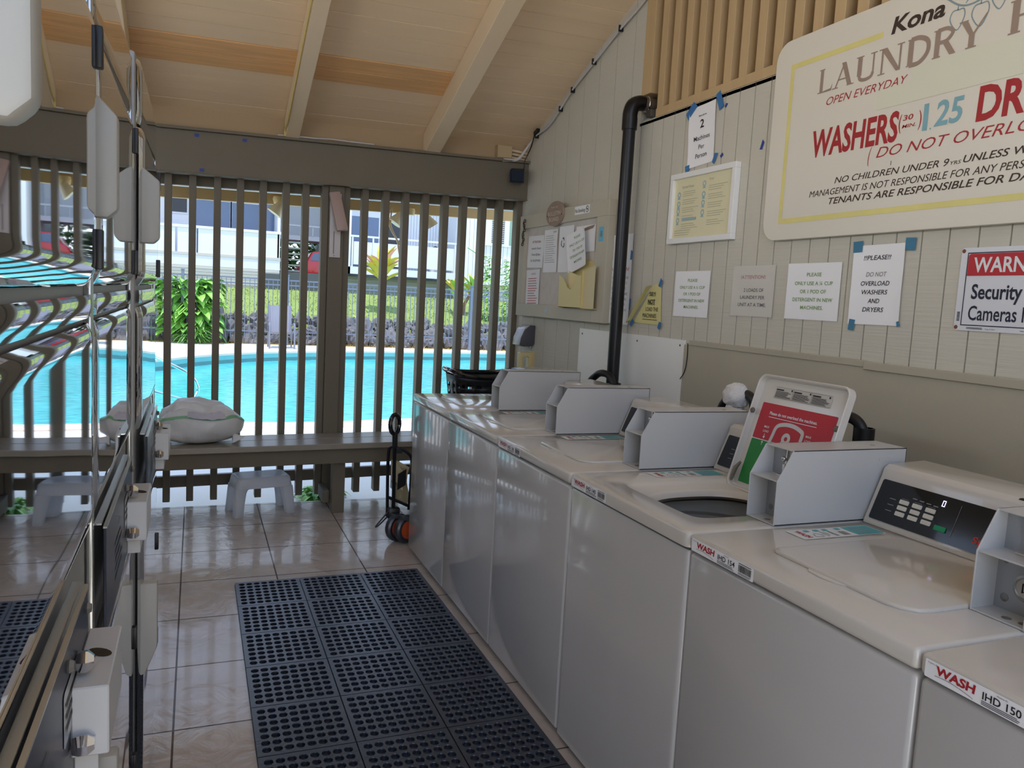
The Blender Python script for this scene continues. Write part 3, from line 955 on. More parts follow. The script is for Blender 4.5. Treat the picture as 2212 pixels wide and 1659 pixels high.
# ================================================================== POOL YARD
MDECK = M('pool_deck_paint', (228, 222, 208), 0.85, var=(1.5, 0.05), bump=(30, 0.1))
MWATER = M('pool_water', (84, 214, 210), 0.1, var=(6, 0.75, (1, 2.4, 1)), bump=(5.5, 0.55, (1, 1.6, 1)))  # colour noise paints ripple and caustic light into the water
MTILE = M('pool_wall_tile', (112, 176, 176), 0.4, var=(4, .1))
MTILE2 = M('waterline_tile', (78, 128, 132), 0.35, var=(9, .25, (8, 8, 1)))
MCOPE = M('coping_stone', (226, 206, 190), 0.8, var=(3, .1), bump=(20, .2))
MLAWN = M('lawn_green', (132, 150, 78), 0.9, var=(1.6, .3), bump=(30, .6))
MDRY = M('dry_grass', (206, 176, 106), 0.9, var=(6, .25))
MLAVA = M('lava_rock_grey', (122, 119, 119), 0.85, var=(5, .35), bump=(14, .7))
MFENCE = M('fence_grey_blue', (112, 118, 134), 0.5)
MLEAF = M('leaf_green', (150, 205, 92), 0.4, var=(5, .3))
MLEAF2 = M('leaf_deep_green', (104, 158, 66), 0.45, var=(7, .3))
MTIY = M('ti_leaf_yellow', (206, 196, 84), 0.45, var=(4, .25))
MTIP = M('ti_leaf_pink', (222, 172, 158), 0.45, var=(4, .15))
MTRUNK = M('bark_brown', (132, 100, 74), 0.85, var=(9, .25))
MBLD = M('building_white', (228, 230, 235), 0.7)
MBLDG = M('building_grey_siding', (200, 196, 190), 0.75)
MGLASS = M('window_glass', (92, 116, 150), 0.12, spec=.7)
MGLASSD = M('window_dark', (38, 46, 56), 0.15)
MDKGR = M('dark_siding', (84, 88, 90), 0.7)

far = [(-1.9, 15.0), (-1.35, 16.0), (-0.7, 16.45), (-0.03, 17.55), (0.82, 18.5), (1.92, 19.3), (3.93, 20.1), (5.47, 20.34), (8.28, 20.72), (10.2, 20.3), (11.6, 18.6), (12.0, 15.5), (11.0, 12.4), (8.6, 10.4), (5.6, 9.6), (2.49, 9.28), (1.61, 9.10), (1.0, 9.06), (0.46, 9.14), (-0.5, 9.55), (-1.6, 10.6), (-2.2, 12.4), (-2.2, 14.0)]
PO = catmull([(x, y, 0) for x, y in far], 5, True)
PC = Vector((4.6, 14.8, 0))
GZ = -0.05
off = []
for i, p in enumerate(PO):
    tg = (PO[(i + 1) % len(PO)] - PO[i - 1]).normalized(); nn = Vector((tg.y, -tg.x, 0))
    if nn.dot(p - PC) < 0: nn = -nn
    off.append(p + nn * .34)
dk = MB()
rc = []
for p in off:
    d = (p - PC); k_ = 1e9
    for lim, c in ((d.x, (-26, 34)), ):
        if d.x > 0: k_ = min(k_, (34 - PC.x) / d.x)
        if d.x < 0: k_ = min(k_, (-26 - PC.x) / d.x)
    if d.y > 0: k_ = min(k_, (21.75 - PC.y) / d.y)
    if d.y < 0: k_ = min(k_, (5.475 - PC.y) / d.y)
    rc.append(PC + d * k_)
loop_bridge(dk, [[(p.x, p.y, GZ) for p in off], [(p.x, p.y, GZ) for p in rc]])
for i in range(len(rc)):      # corners of the deck
    a, b = rc[i], rc[(i + 1) % len(rc)]
    if abs(a.x - b.x) > 1e-3 and abs(a.y - b.y) > 1e-3:
        c = Vector((a.x if abs(abs(a.x - 4) - 30) < .1 else b.x, b.y if a.x in (34, -26) or abs(abs(a.x - 4) - 30) < .1 else a.y, 0))
        dk.add([(a.x, a.y, GZ), (b.x, b.y, GZ), (c.x, c.y, GZ)], [(0, 1, 2)])
dk.box(-26, 5.475, -.4, 34, 5.6, GZ - .02)
struct(dk.build('floor_pool_deck', MDECK, smooth=False), 'pale concrete deck around the pool')
struct(MB().box(-40, -40, -0.5, 60, 5.45, -0.16).box(-60, -60, -.9, 80, 90, -.55).build('floor_ground', M('ground_concrete', (206, 198, 184), .9), smooth=False), 'ground outside the building')
pool = thing('swimming_pool', 'kidney shaped turquoise swimming pool behind the slats', 'pool', (4.6, 14.8, GZ))
wt = MB(); wt.add([(p.x, p.y, -.255) for p in PO], [tuple(range(len(PO)))])
wt.build('water', MWATER, pool, smooth=False)
cp = MB(); loop_bridge(cp, [[(p.x, p.y, GZ) for p in off], [(p.x, p.y, GZ + .012) for p in off], [(p.x, p.y, GZ + .012) for p in PO], [(p.x, p.y, GZ - .03) for p in PO]])
cp.build('coping', MCOPE, pool, smooth=False)
tl = MB(); loop_bridge(tl, [[(p.x, p.y, GZ - .03) for p in PO], [(p.x, p.y, -.175) for p in PO]]); tl.build('wall_band', MTILE, pool, smooth=False)
tl = MB(); loop_bridge(tl, [[(p.x, p.y, -.175) for p in PO], [(p.x, p.y, -.32) for p in PO]]); tl.build('waterline_tiles', MTILE2, pool, smooth=False)
rl = MB().tube(catmull([(-1.55, 12.3, -.05), (-1.5, 12.25, .55), (-1.2, 12.2, .72), (-.52, 12.0, .41), (-.09, 11.95, .19), (.035, 11.95, .02), (.02, 11.95, -.12), (-.09, 11.95, -.19), (-.51, 12.0, -.08), (-1.2, 12.1, .12)], 6), .022, 10)
tag(rl.build('pool_handrail', MCHR), 'curved chrome handrail at the left edge of the pool', 'handrail')

# ---- slope with lawn, dry grass strip
def slope(x, y):
    t_ = max(0, min(1, (y - 22.1) / 1.1))
    z = GZ + .72 * t_ * t_ * (3 - 2 * t_)
    t2 = max(0, min(1, (y - 22.9) / 3.3))
    return z + .72 * t2 + .02 * noise.noise(Vector((x, y, 0)))


lw = MB().grid(lambda u, v: (-26 + 60 * u, 22.05 + 6.0 * v, slope(-26 + 60 * u, 22.05 + 6 * v)), 120, 24)
struct(lw.build('floor_lawn', MLAWN), 'green lawn rising behind the rocks')
struct(MB().box(-26, 21.7, -.3, 34, 22.35, GZ + .004).build('floor_dry_strip', MDRY, smooth=False), 'dry strip of ground along the pool fence')
gt = MB()
for i in range(900):
    x = rnd.uniform(-1.4, 9.6); y = rnd.uniform(21.75, 22.0)
    h = rnd.uniform(.03, .11); gt.leaf((x, y, GZ), (rnd.uniform(-.6, .6), rnd.uniform(-.5, .2), 1), h * 1.4, .016, .5, 2, .1)
tag(gt.build('dry_grass', MDRY, smooth=False), 'dry straw coloured grass along the foot of the rocks', 'grass', None, 'stuff')
gg = MB()
for i in range(2600):
    x = rnd.uniform(-1.6, 10.4); y = rnd.uniform(23.0, 26.6)
    gg.leaf((x, y, slope(x, y) - .01), (rnd.uniform(-.5, .5), rnd.uniform(-.5, .5), 1), rnd.uniform(.06, .13), .03, .4, 2, .1)
tag(gg.build('lawn_grass', MLAWN, smooth=False), 'short green grass on the slope below the building', 'grass', None, 'stuff')

# ---- lava rocks, each its own
shapes = []
for i in range(9):
    mb = MB().blob((0, 0, 0), (1, .85, .8), 14, 9, .75, 1.7, i * 7.3)
    o = mb.build('lava_rock', MLAVA, smooth=False, weld=True)
    shapes.append(o)
first = True
cnt = 0
for row, (yy, zz, r0) in enumerate(((22.02, .08, .21), (22.18, .32, .22), (22.42, .56, .19))):
    x = -1.25 + row * .11
    while x < 9.4:
        r = r0 * rnd.uniform(.62, 1.25)
        if cnt < len(shapes): o = shapes[cnt]
        else:
            o = shapes[rnd.randrange(9)].copy(); COL.objects.link(o)
        cnt += 1
        xx = x + r
        o.location = (xx, yy + rnd.uniform(-.06, .06), zz + rnd.uniform(-.05, .05)); o.scale = (r * rnd.uniform(.9, 1.25), r, r * rnd.uniform(.75, 1.05))
        o.rotation_euler = (rnd.uniform(0, 6), rnd.uniform(0, 6), rnd.uniform(0, 6))
        tag(o, 'grey lava rock in the low heap behind the pool fence', 'rock', 'lava rocks behind the pool fence')
        x += r * 1.62
# ---- pool fence: panels and posts
FZ0 = GZ
fe = thing('pool_fence', 'grey metal picket fence with square posts along the far side of the pool', 'fence', (4.2, 21.6, GZ))
for z in (1.66, 1.53, .30): MB().box(-1.4, 21.585, z - .018, 9.5, 21.615, z + .018).build('rail', MFENCE, fe, smooth=False)
pk = None
for k in range(94):
    x = -1.36 + k * .1155
    if pk is None: pk = MB().box(x - .008, 21.592, .12, x + .008, 21.608, 1.675).build('picket', MFENCE, fe, smooth=False); px0 = x
    else:
        q = pk.copy(); COL.objects.link(q); q.parent = fe; q.location = (x - px0, 0, 0)
for x in (-.31, 2.24, 7.36): MB().box(x - .038, 21.562, GZ, x + .038, 21.638, 1.78).box(x - .046, 21.554, 1.78, x + .046, 21.646, 1.81).build('post', MFENCE, fe, smooth=False, bev=.004)

# ---- patio chairs
MSL = M('chair_sling', (134, 132, 142), 0.6, var=(10, .35, (12, .3, .3)))
MCF = M('chair_frame', (132, 132, 144), 0.4, metal=.3)


def patio_chair(x, y, lab):
    t_ = thing('patio_chair', lab, 'chair', (x, y, GZ), 'patio chairs on the far pool deck')
    g = GZ
    MB().grid(lambda u, v: (x - .25 + .5 * u, y - .22 + .46 * v - .0, g + .40 - .05 * v + .05 * math.cos(v * 3) * .3), 6, 8).build('seat', MSL, t_)
    MB().grid(lambda u, v: (x - .26 + .52 * u, y + .24 + .22 * v + .0, g + .36 + .70 * v), 6, 8).build('backrest', MSL, t_)
    for s_ in (-1, 1):
        q = x + s_ * .30
        f = MB().tube(catmull([(q, y - .26, g), (q, y - .27, g + .40), (q, y - .22, g + .60), (q, y - .06, g + .62), (q - s_ * .02, y + .30, g + .56)], 4), .022, 8)
        f.build('arm_frame', MCF, t_)
        MB().tube([(q - s_ * .02, y + .20, g + .38), (q - s_ * .01, y + .36, g)], .018, 8).build('leg', MCF, t_)
        MB().tube([(q - s_ * .035, y - .24, g + .41), (q - s_ * .035, y + .22, g + .36), (q - s_ * .035, y + .46, g + 1.07)], .018, 8).build('side_rail', MCF, t_)


patio_chair(2.0, 20.55, 'grey sling patio chair on the far pool deck, left of the wooden post')
patio_chair(3.28, 20.75, 'grey sling patio chair on the far pool deck, mostly hidden behind the wooden post')


# ---- plants
def foliage(name, lab, cat, base, n_, spread, ln, wd, mats, droop=.35, up=.6, stem=None, group=None, zlo=0.0):
    t_ = thing(name, lab, cat, base, group)
    for mi, mm in enumerate(mats):
        mb = MB()
        for i in range(n_ // len(mats)):
            a = rnd.uniform(0, 2 * PI); r = math.sqrt(rnd.random())
            z = rnd.random()
            p = Vector(base) + Vector((math.cos(a) * r * spread[0] * .7, math.sin(a) * r * spread[1] * .7, zlo + z * spread[2]))
            mb.leaf(p, (math.cos(a), math.sin(a), rnd.uniform(up - .5, up + .5)), ln * rnd.uniform(.6, 1.2), wd * rnd.uniform(.7, 1.2), droop)
        mb.build('foliage', mm, t_, smooth=False)
    if stem: 
        st = MB()
        for s_ in stem: st.tube([Vector(base) + Vector(q) for q in s_[:-1]], s_[-1], 7)
        st.build('stem', MTRUNK, t_)
    return t_


foliage('leafy_shrub', 'big bright green broad-leaved shrub by the fence, left side of the pool', 'shrub', (-.12, 21.75, GZ), 330, (.95, .30, 1.35), .42, .27, (MLEAF, MLEAF2), .5, .2, [[(0, 0, 0), (.1, 0, .7), (.3, 0, 1.3), .03], [(0, 0, 0), (-.25, 0, .9), .025]], None, .22)
foliage('spiky_grass_clump', 'spiky green grass clump under the leafy shrub', 'grass clump', (-.05, 21.4, GZ), 160, (.42, .2, .35), .5, .03, (MLEAF2,), .7, .8)
for x, y, lab, s_ in ((2.58, 23.0, 'small yellow-green bromeliad on the lawn above the left patio chair', .42), (4.33, 23.0, 'small yellow-green bromeliad on the lawn right of the thick wooden post', .38)):
    foliage('bromeliad', lab, 'plant', (x, y, slope(x, y)), 46, (.08, .08, .06), s_, .05, (MTIY, MLEAF), .5, .7, None, 'bromeliads on the lawn')


def ti_plant(base, h, heads, lab, ln, mats):
    t_ = thing('ti_plant', lab, 'plant', base, 'ti plants behind the pool fence')
    st = MB(); B = Vector(base)
    for (dx, hz, k_) in heads: st.tube([B + Vector((dx * .3, 0, 0)), B + Vector((dx * .5, 0.02, hz * .5)), B + Vector((dx, 0, hz))], [.06, .05, .04], 8)
    st.build('trunk', MTRUNK, t_)
    for mi, mm in enumerate(mats):
        mb = MB()
        for (dx, hz, k_) in heads:
            for i in range(k_):
                a = rnd.uniform(0, 2 * PI); e = rnd.uniform(.7, 2.6)
                mb.leaf(B + Vector((dx, 0, hz + rnd.uniform(-.28, .1))), (math.cos(a), math.sin(a) * .7, e), ln * rnd.uniform(.75, 1.15), .25 * ln, .22, 5, .3)
        mb.build('leaves', mm, t_, smooth=False)


ti_plant((5.2, 24.0, slope(5.2, 24) - .05), 1, [(0.05, 1.15, 10)], 'tall ti plant with yellow and pink leaves behind the fence', 1.15, (MTIY, MTIP, MTIY))
ti_plant((7.75, 24.0, slope(7.75, 24) - .05), 1, [(-.12, .75, 10), (.45, .85, 7)], 'shorter yellow-green ti plant with two heads, left of the climbing vines', .72, (MTIY, MLEAF, MTIY))
for x, h, lab in ((8.62, 2.05, 'tall thin green climbing shrub left one of the pair in front of the white wall'), (9.32, 2.0, 'tall thin green climbing shrub at the right end of the fence')):
    foliage('climbing_shrub', lab, 'shrub', (x, 23.5, slope(x, 23.5) - .05), 330, (.34, .25, h), .19, .065, (MLEAF, MLEAF2), .5, .3, [[(0, 0, 0), (.05, 0, h * .6), (0, 0, h), .02]], 'climbing shrubs in front of the white wall')
tag(MB().tube(catmull([(8.5, 23.5, 2.2), (8.2, 23.5, 2.75), (7.8, 23.5, 3.0)], 5), .012, 6).build('vine_shoot', MLEAF2), 'long bare vine shoot reaching left from the climbing shrub', 'vine')
foliage('fern', 'green fern growing outside at the foot of the wooden post', 'fern', (.86, 5.72, GZ), 60, (.13, .07, .05), .17, .045, (MLEAF2, MLEAF), .6, .6)

# ================================================================== FAR BUILDING
bl = thing('apartment_building', 'white two-storey apartment building with balconies beyond the pool', 'building', (3, 29, 1.4))
Y0 = 27.0
# left wing
MB().box(-12, Y0 + 1.5, 1.9, 2.52, Y0 + 9, 7.0).build('wall', MBLD, bl, smooth=False)
MB().box(-12, Y0, 2.02, 2.54, Y0 + 1.5, 2.36).build('balcony_slab', M('slab_lilac', (226, 228, 240), .7), bl, smooth=False)
MB().box(-12, Y0 - .02, 2.34, 2.55, Y0 + .02, 2.42).build('slab_edge', MBLDG, bl, smooth=False)
MB().box(-12, Y0 - .03, 3.18, 2.56, Y0 + .05, 3.26).build('balcony_rail', MBLD, bl, smooth=False)
for x0, x1 in ((-9.9, -7.2), (-7.1, -4.5), (-4.4, -.62), (-.55, -.0), (.05, 2.5)):
    MB().box(x0, Y0, 2.42, x1, Y0 + .03, 3.18).build('balcony_panel', MBLD, bl, smooth=False)
MB().box(2.45, Y0, 2.42, 2.53, Y0 + 1.5, 5.2).build('corner_post', MBLD, bl, smooth=False)
MB().box(-12, Y0, 4.75, 2.9, Y0 + 1.5, 5.2).build('upper_slab', MBLD, bl, smooth=False)
for x0, x1, z0, z1, mm in ((-.05, 1.04, 2.45, 4.2, MGLASS), (1.10, 1.98, 2.45, 4.2, MGLASS), (-.85, -.30, 3.75, 4.25, MGLASSD), (-4.0, -1.5, 2.45, 4.2, MGLASS)):
    f = MB().box(x0 - .05, Y0 + 1.44, z0 - .05, x1 + .05, Y0 + 1.5, z1 + .06).build('window', MBLD, bl, smooth=False)
    MB().box(x0, Y0 + 1.42, z0, x1, Y0 + 1.45, z1).build('pane', mm, f, smooth=False)
MB().box(2.08, Y0 + 1.3, 2.4, 2.45, Y0 + 1.45, 4.3).build('wall_shade_panel', MGLASS, bl, smooth=False)
sd = MB()
for i in range(6): sd.box(-12, Y0 + .05 - i * .012, 1.48 + i * .09, 2.53, Y0 + .10, 1.48 + i * .09 + .085)
sd.build('siding', MBLDG, bl, smooth=False)
MB().box(-12, Y0 + .10, 1.2, 2.52, Y0 + 2, 2.02).build('foundation', MBLDG, bl, smooth=False)
MB().box(2.0, Y0 - .02, 1.40, 2.54, Y0 + .06, 1.90).build('vent_panel', MDKGR, bl, smooth=False)
# stair bay
MB().box(2.5, Y0 + 4.2, 3.45, 4.9, Y0 + 4.4, 7).build('upper_wall', MBLD, bl, smooth=False)
MB().box(2.5, Y0 + 2.6, 3.20, 4.9, Y0 + 4.2, 3.36).build('walkway', MBLD, bl, smooth=False)
for i in range(6):
    x = 2.62 + i * .42
    MB().box(x, Y0 + 2.55, 3.36, x + .04, Y0 + 2.6, 3.7).build('baluster', MBLD, bl, smooth=False)
MB().box(2.5, Y0 + 2.52, 3.68, 4.9, Y0 + 2.62, 3.74).build('walkway_rail', MBLD, bl, smooth=False)
for i in range(6):
    z = 2.02 + i * .19
    MB().box(2.78, Y0 + .6, z, 3.24, Y0 + .9, z + .05).build('stair_tread', M('stair_grey', (148, 150, 140), .7) if i == 0 else bpy.data.materials['stair_grey'], bl, smooth=False)
MB().box(2.54, Y0 + .5, 1.35, 4.7, Y0 + .62, 2.0).build('stair_base', MDKGR, bl, smooth=False)
# right wing with its balcony
MB().box(4.62, Y0 + 1.5, 2.0, 8.66, Y0 + 9, 7.0).build('wall', MBLD, bl, smooth=False)
MB().box(4.62, Y0 + .0, 2.06, 8.6, Y0 + 1.5, 2.30).build('balcony_floor', MBLD, bl, smooth=False)
MB().box(4.62, Y0 - .02, 1.98, 8.62, Y0 + 1.5, 2.06).build('floor_shadow_gap', MGLASSD, bl, smooth=False)  # solid dark box, the shadow under the balcony floor put in as colour
for x0, x1 in ((4.93, 5.55), (5.60, 7.42), (7.47, 8.0), (8.04, 8.47)):
    MB().box(x0, Y0, 2.38, x1, Y0 + .03, 3.15).build('balcony_panel', MBLD, bl, smooth=False)
for x in (4.86, 5.56, 7.43, 8.01, 8.48):
    MB().box(x, Y0 - .01, 2.06, x + .05, Y0 + .04, 3.34).build('balcony_post', MBLD, bl, smooth=False)
MB().box(4.8, Y0 - .02, 3.30, 8.55, Y0 + .05, 3.36).build('balcony_rail', MBLD, bl, smooth=False)
MB().box(4.55, Y0, 2.06, 4.83, Y0 + 1.5, 5.2).build('corner_post', MBLD, bl, smooth=False)
f = MB().box(4.95, Y0 + 1.42, 2.30, 7.12, Y0 + 1.5, 4.22).build('window', MBLD, bl, smooth=False)
MB().box(5.05, Y0 + 1.40, 2.38, 6.05, Y0 + 1.43, 4.12).build('pane', MGLASS, f, smooth=False)
MB().box(6.12, Y0 + 1.40, 2.38, 7.02, Y0 + 1.43, 4.12).build('pane', MGLASSD, f, smooth=False)
gr = MB()
for i in range(14): gr.box(7.15 + i * .105, Y0 + 1.47, 2.3, 7.24 + i * .105, Y0 + 1.5, 4.7)
gr.build('board_siding', MBLD, bl, smooth=False)
sd = MB()
for i in range(7): sd.box(4.6, Y0 + .35 - i * .012, 1.30 + i * .10, 9.4, Y0 + .40, 1.30 + i * .10 + .095)
sd.build('siding', M('siding_grey_green', (140, 146, 138), .75), bl, smooth=False)
MB().box(4.6, Y0 + .4, 1.1, 9.4, Y0 + 2, 1.99).build('foundation', MDKGR, bl, smooth=False)
MB().box(4.6, Y0 - .1, 1.2, 9.6, Y0 + .3, 1.36).build('foundation_kerb', MBLDG, bl, smooth=False)
# end block
eb = MB()
for i in range(40): eb.box(8.66 + i * .16, Y0 - .6, 1.95, 8.66 + i * .16 + .148, Y0 - .5, 7.0)
eb.box(8.66, Y0 - .52, 1.95, 15.2, Y0 + 8, 7.0)
eb.build('end_block', MBLD, bl, smooth=False)
f = MB().box(9.35, Y0 - .66, 3.32, 11.1, Y0 - .6, 4.6).build('window', MBLD, bl, smooth=False)
MB().box(9.62, Y0 - .68, 3.42, 10.08, Y0 - .65, 4.5).build('pane', MGLASSD, f, smooth=False)
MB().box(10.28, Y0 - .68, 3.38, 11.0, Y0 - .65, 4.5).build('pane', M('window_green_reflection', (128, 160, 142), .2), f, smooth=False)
bd = MB()
for i in range(16): bd.box(9.62, Y0 - .70, 3.45 + i * .065, 10.08, Y0 - .685, 3.45 + i * .065 + .03)
bd.build('louvre_blades', MBLDG, f, smooth=False)
MB().box(8.6, Y0 - .4, 1.2, 15, Y0 + 1, 1.95).build('end_foundation', MBLDG, bl, smooth=False)
MB().box(-12.5, Y0 - .15, 7.0, 15.5, Y0 + 9.5, 7.25).build('roof', MBLDG, bl, smooth=False)
# potted palm on the right balcony
pp = thing('potted_palm', 'dark green potted palm on the right hand balcony', 'plant', (8.0, 27.9, 2.3))
pb = MB()
for a, e in ((.3, 1.5), (1.5, 1.2), (2.6, 1.4), (3.4, 1.0), (4.5, 1.6), (5.4, 1.1)): pb.leaf((8.0, 27.9, 2.7), (math.cos(a), math.sin(a), e), 1.15, .22, .4, 5)
pb.build('leaves', M('palm_dark', (44, 84, 66), .5), pp, smooth=False)
MB().lathe([(.14, 0), (.2, .34), (.18, .36), (.16, .3), (0, .3)], (8.0, 27.9, 2.3), n=14).build('pot', MBLD, pp)
# dark hedge seen through the stair bay
foliage('hedge', 'dark green hedge seen through the stair bay of the building', 'hedge', (3.9, 34.0, .9), 700, (2.4, .8, 2.6), .5, .3, (MLEAF2,), .4, .2)
# red car beyond the stairs
car = thing('red_car', 'red car glimpsed between the slats beside the thick wooden post', 'car', (3.9, 29.2, 1.45))
MRC = M('car_red', (236, 36, 44), .25, coat=.6)
MB().prism([(3.35, 1.75), (3.32, 2.2), (3.5, 2.42), (3.62, 2.46), (3.80, 2.78), (4.7, 2.82), (5.1, 2.4), (5.3, 2.35), (5.3, 1.75)], XZY, 28.6, 30.0).build('body', MRC, car, bev=.06)
MB().prism([(3.70, 2.47), (3.84, 2.73), (4.6, 2.76), (4.85, 2.45)], XZY, 28.585, 28.6).build('window', MGLASS, car, smooth=False)
for x in (3.72, 4.9): MB().lathe([(.24, 0), (.24, .16), (.1, .17)], (x, 28.72, 1.7), (0, -1, 0), 16).build('wheel', MBLK, car)
struct(MB().box(2.5, 27.8, 1.30, 9, 36, 1.46).build('floor_car_park', M('asphalt', (120, 118, 116), .9), smooth=False), 'paved ground beside the building')

# ---- twin floodlights under the eave with a hanging cable
def floodlight(x, z, lab, heads):
    t_ = thing('floodlight', lab, 'floodlight', (x, 6.06, z))
    MB().lathe([(.045, 0), (.05, .02), (.04, .05), (.0, .05)], (x + .16 if heads > 1 else x, 6.075, z + .035), (0, 0, -1), 14).build('mount', MYWP, t_)
    MF = M('lamp_housing', (226, 214, 176), .4)
    for i in range(heads):
        q = Vector((x + .08 + i * .21 if heads > 1 else x, 6.02, z - .03)); ax = Vector(((-.55, .0, -.8), (.55, 0, -.8))[i if heads > 1 else 0])
        h = MB().lathe([(.022, -.02), (.034, .01), (.052, .06), (.056, .075), (.050, .075), (.0, .07)], q, ax, 16).build('lamp_head', MF, t_)
    return t_


fl = floodlight(1.365, 2.09, 'twin cream floodlight under the eave with a hanging cable', 2)
MB().tube(catmull([(1.39, 6.07, 2.11), (1.375, 6.03, 1.99), (1.415, 6.03, 1.90), (1.462, 6.03, 1.825), (1.475, 6.03, 1.775), (1.456, 6.03, 1.76), (1.443, 6.03, 1.81), (1.43, 6.03, 1.87), (1.373, 6.03, 1.965), (1.362, 6.05, 2.06), (1.39, 6.07, 2.115)], 5), .0065, 8).build('cable', M('cable_cream', (206, 190, 160), .5), fl)
floodlight(.56, 2.085, 'single pale lamp under the eave left of the wooden post', 1)

# ================================================================== PAPERS AND SIGNS ON THE RIGHT WALL
def paper(name, label, cat, yl, zb, wd, ht, mat=MPAPER, x=XW - 0.003, rot=0.0, curl=0.006, group=None, seed=0.0):
    """thin sheet on the wall, slightly wavy; returns object and a sheet factory for its printing"""
    us = Vector((0, -math.cos(rot), math.sin(rot))); ut = Vector((0, math.sin(rot), math.cos(rot)))
    org = Vector((x, yl, zb))
    nn = us.cross(ut)

    def hh(u, v):
        return .0006 + curl * max(0, (abs(u - .5) * 2) ** 3 * .6 + .5 * noise.noise(Vector((u * 1.7 + seed, v * 2.2, seed))))
    mb = MB().grid(lambda u, v: tuple(org + us * (u * wd) + ut * (v * ht) + nn * hh(u, v)), 10, 12)
    o = mb.build(name, mat)
    tag(o, label, cat, group)

    class Ink(Sheet):
        def P(s, a, b, h=0.0):
            return s.o + s.us * a + s.ut * b + s.n * (s.lift + h + hh(min(1, max(0, a / wd)), min(1, max(0, b / ht))))
    return o, (lambda lift=.0009: Ink(org, us, ut, lift))


def tape(parent, y, z, ln, wd, ang, mat=MTAPE, x=XW - 0.0065):
    us = Vector((0, -math.cos(ang), math.sin(ang))); ut = Vector((0, math.sin(ang), math.cos(ang)))
    c = Vector((x, y, z))
    e = rnd.uniform(-.004, .004)
    P = [(-ln / 2, -wd / 2), (ln / 2 + e, -wd / 2), (ln / 2 - e, wd / 2), (-ln / 2 + e, wd / 2)]
    mb = MB().prism(P, lambda u, v, w_: tuple(c + us * u + ut * v - Vector((1, 0, 0)) * w_), -.0003, .0006)
    return mb.build('tape', mat, parent, smooth=False)


# 2 machines per person
o, ink = paper('paper_notice', 'white paper notice reading 2 Machines Per Person, held by blue tape', 'notice', 3.372, 2.148, .212, .285, rot=.05, seed=1)
s = ink(); s.ctext('Please only use', .108, .062, .233, .009, shear=.1); s.ctext('2', .108, .030, .178, .040, fat=.02); s.ctext('Machines', .108, .125, .122, .022, fat=.006)
s.ctext('Per', .108, .046, .079, .022, fat=.006); s.ctext('Person', .108, .090, .038, .022, fat=.006); s.build('lettering', MINKB, o)
for y, z, ln, wd, an in ((3.372, 2.426, .085, .040, .7), (3.145, 2.43, .085, .035, -1.15), (3.37, 2.147, .03, .035, .1), (3.152, 2.17, .05, .02, 1.1)): tape(o, y, z, ln, wd, an)
# framed yellowed poster
fr = thing('framed_poster', 'yellowed washing instructions in a white frame on the grooved wall', 'poster', (XW - .015, 3.215, 1.957))
fy0, fy1, fz0, fz1 = 3.475, 2.955, 1.786, 2.128
mb = MB()
for a, b, c, d in ((fy1, fz0, fy0, fz0 + .026), (fy1, fz1 - .026, fy0, fz1), (fy1, fz0 + .026, fy1 + .026, fz1 - .026), (fy0 - .026, fz0 + .026, fy0, fz1 - .026)): mb.box(XW - .030, a, b, XW - .001, c, d)
mb.build('frame', M('frame_white', (244, 243, 240), .4), fr, smooth=False, bev=.002)
ws = wall_sheet(fy0 - .024, fz0 + .024, XW - .014, 0)
ws.bar(0, 0, .472, .294); pst = ws.build('poster', M('poster_yellowed', (234, 226, 188), .5, var=(4, .06)), fr)
ws = wall_sheet(fy0 - .024, fz0 + .024, XW - .014, .001)
for c0, zz in ((.03, (.215, .17, .135, .09)), (.235, (.25, .20, .16, .115))):
    for i, z in enumerate(zz): ws.disc(c0 + .012, z, .014, 12, .008); ws.poly([(c0, z - .022), (c0 + .024, z - .022), (c0 + .016, z - .008), (c0 + .006, z - .008)])
ws.bar(.08, .085, .20, .098)
ws.build('blue_print', M('faded_print_blue', (158, 190, 196), .6), pst)
ws = wall_sheet(fy0 - .024, fz0 + .024, XW - .014, .001)
ws.text('Top-load Washer', .06, .165, .245, .012, fat=.01); ws.text('Dryer', .285, .32, .262, .011, fat=.01)
for i in range(5): ws.lines(.075, .215, .045 + i * .039, .075 + i * .039, 3, .25, .4); ws.lines(.285, .43, .05 + i * .04, .08 + i * .04, 3, .25, .4)
ws.lines(.02, .16, .012, .045, 3, .25, .2)
ws.build('print', M('faded_print', (188, 184, 156), .6), pst)

# bulletin board
bb = thing('bulletin_board', 'old wooden framed bulletin board covered with papers, on the right wall', 'bulletin board', (2.2, 4.72, 1.71))
BX = 2.188
MBBF = M('board_frame_paint', (200, 193, 174), .6, var=(4, .08))
for nm, a, b, c, d in (('frame_top', 4.06, 1.977, 5.40, 2.07), ('frame_bottom', 4.205, 1.357, 5.40, 1.444), ('frame_side', 5.308, 1.444, 5.40, 1.977), ('frame_side', 4.06, 1.357, 4.205, 1.977)):
    MB().box(BX, a, b, XW - .001, c, d).build(nm, MBBF, bb, smooth=False, bev=.003)
MB().box(BX + .022, 4.2, 1.44, XW - .002, 5.312, 1.98).build('panel', MCORK, bb, smooth=False)
PX = BX + .020
o, ink = paper('pinned_paper', 'white paper headed ATTENTION, Laundry Room Closes at 8pm, at upper left of the board', 'paper', 5.268, 1.70, .274, .222, x=PX, seed=2, rot=-.02)
s = ink(); s.ctext('ATTENTION', .14, .145, .172, .015); s.build('red_lettering', MINKR, o)
s = ink(); s.ctext('Laundry Room', .14, .16, .128, .015); s.ctext('Closes @ 8pm', .14, .15, .085, .015); s.ctext('NO EXCEPTIONS', .14, .17, .042, .015); s.build('lettering', MINKGR, o)
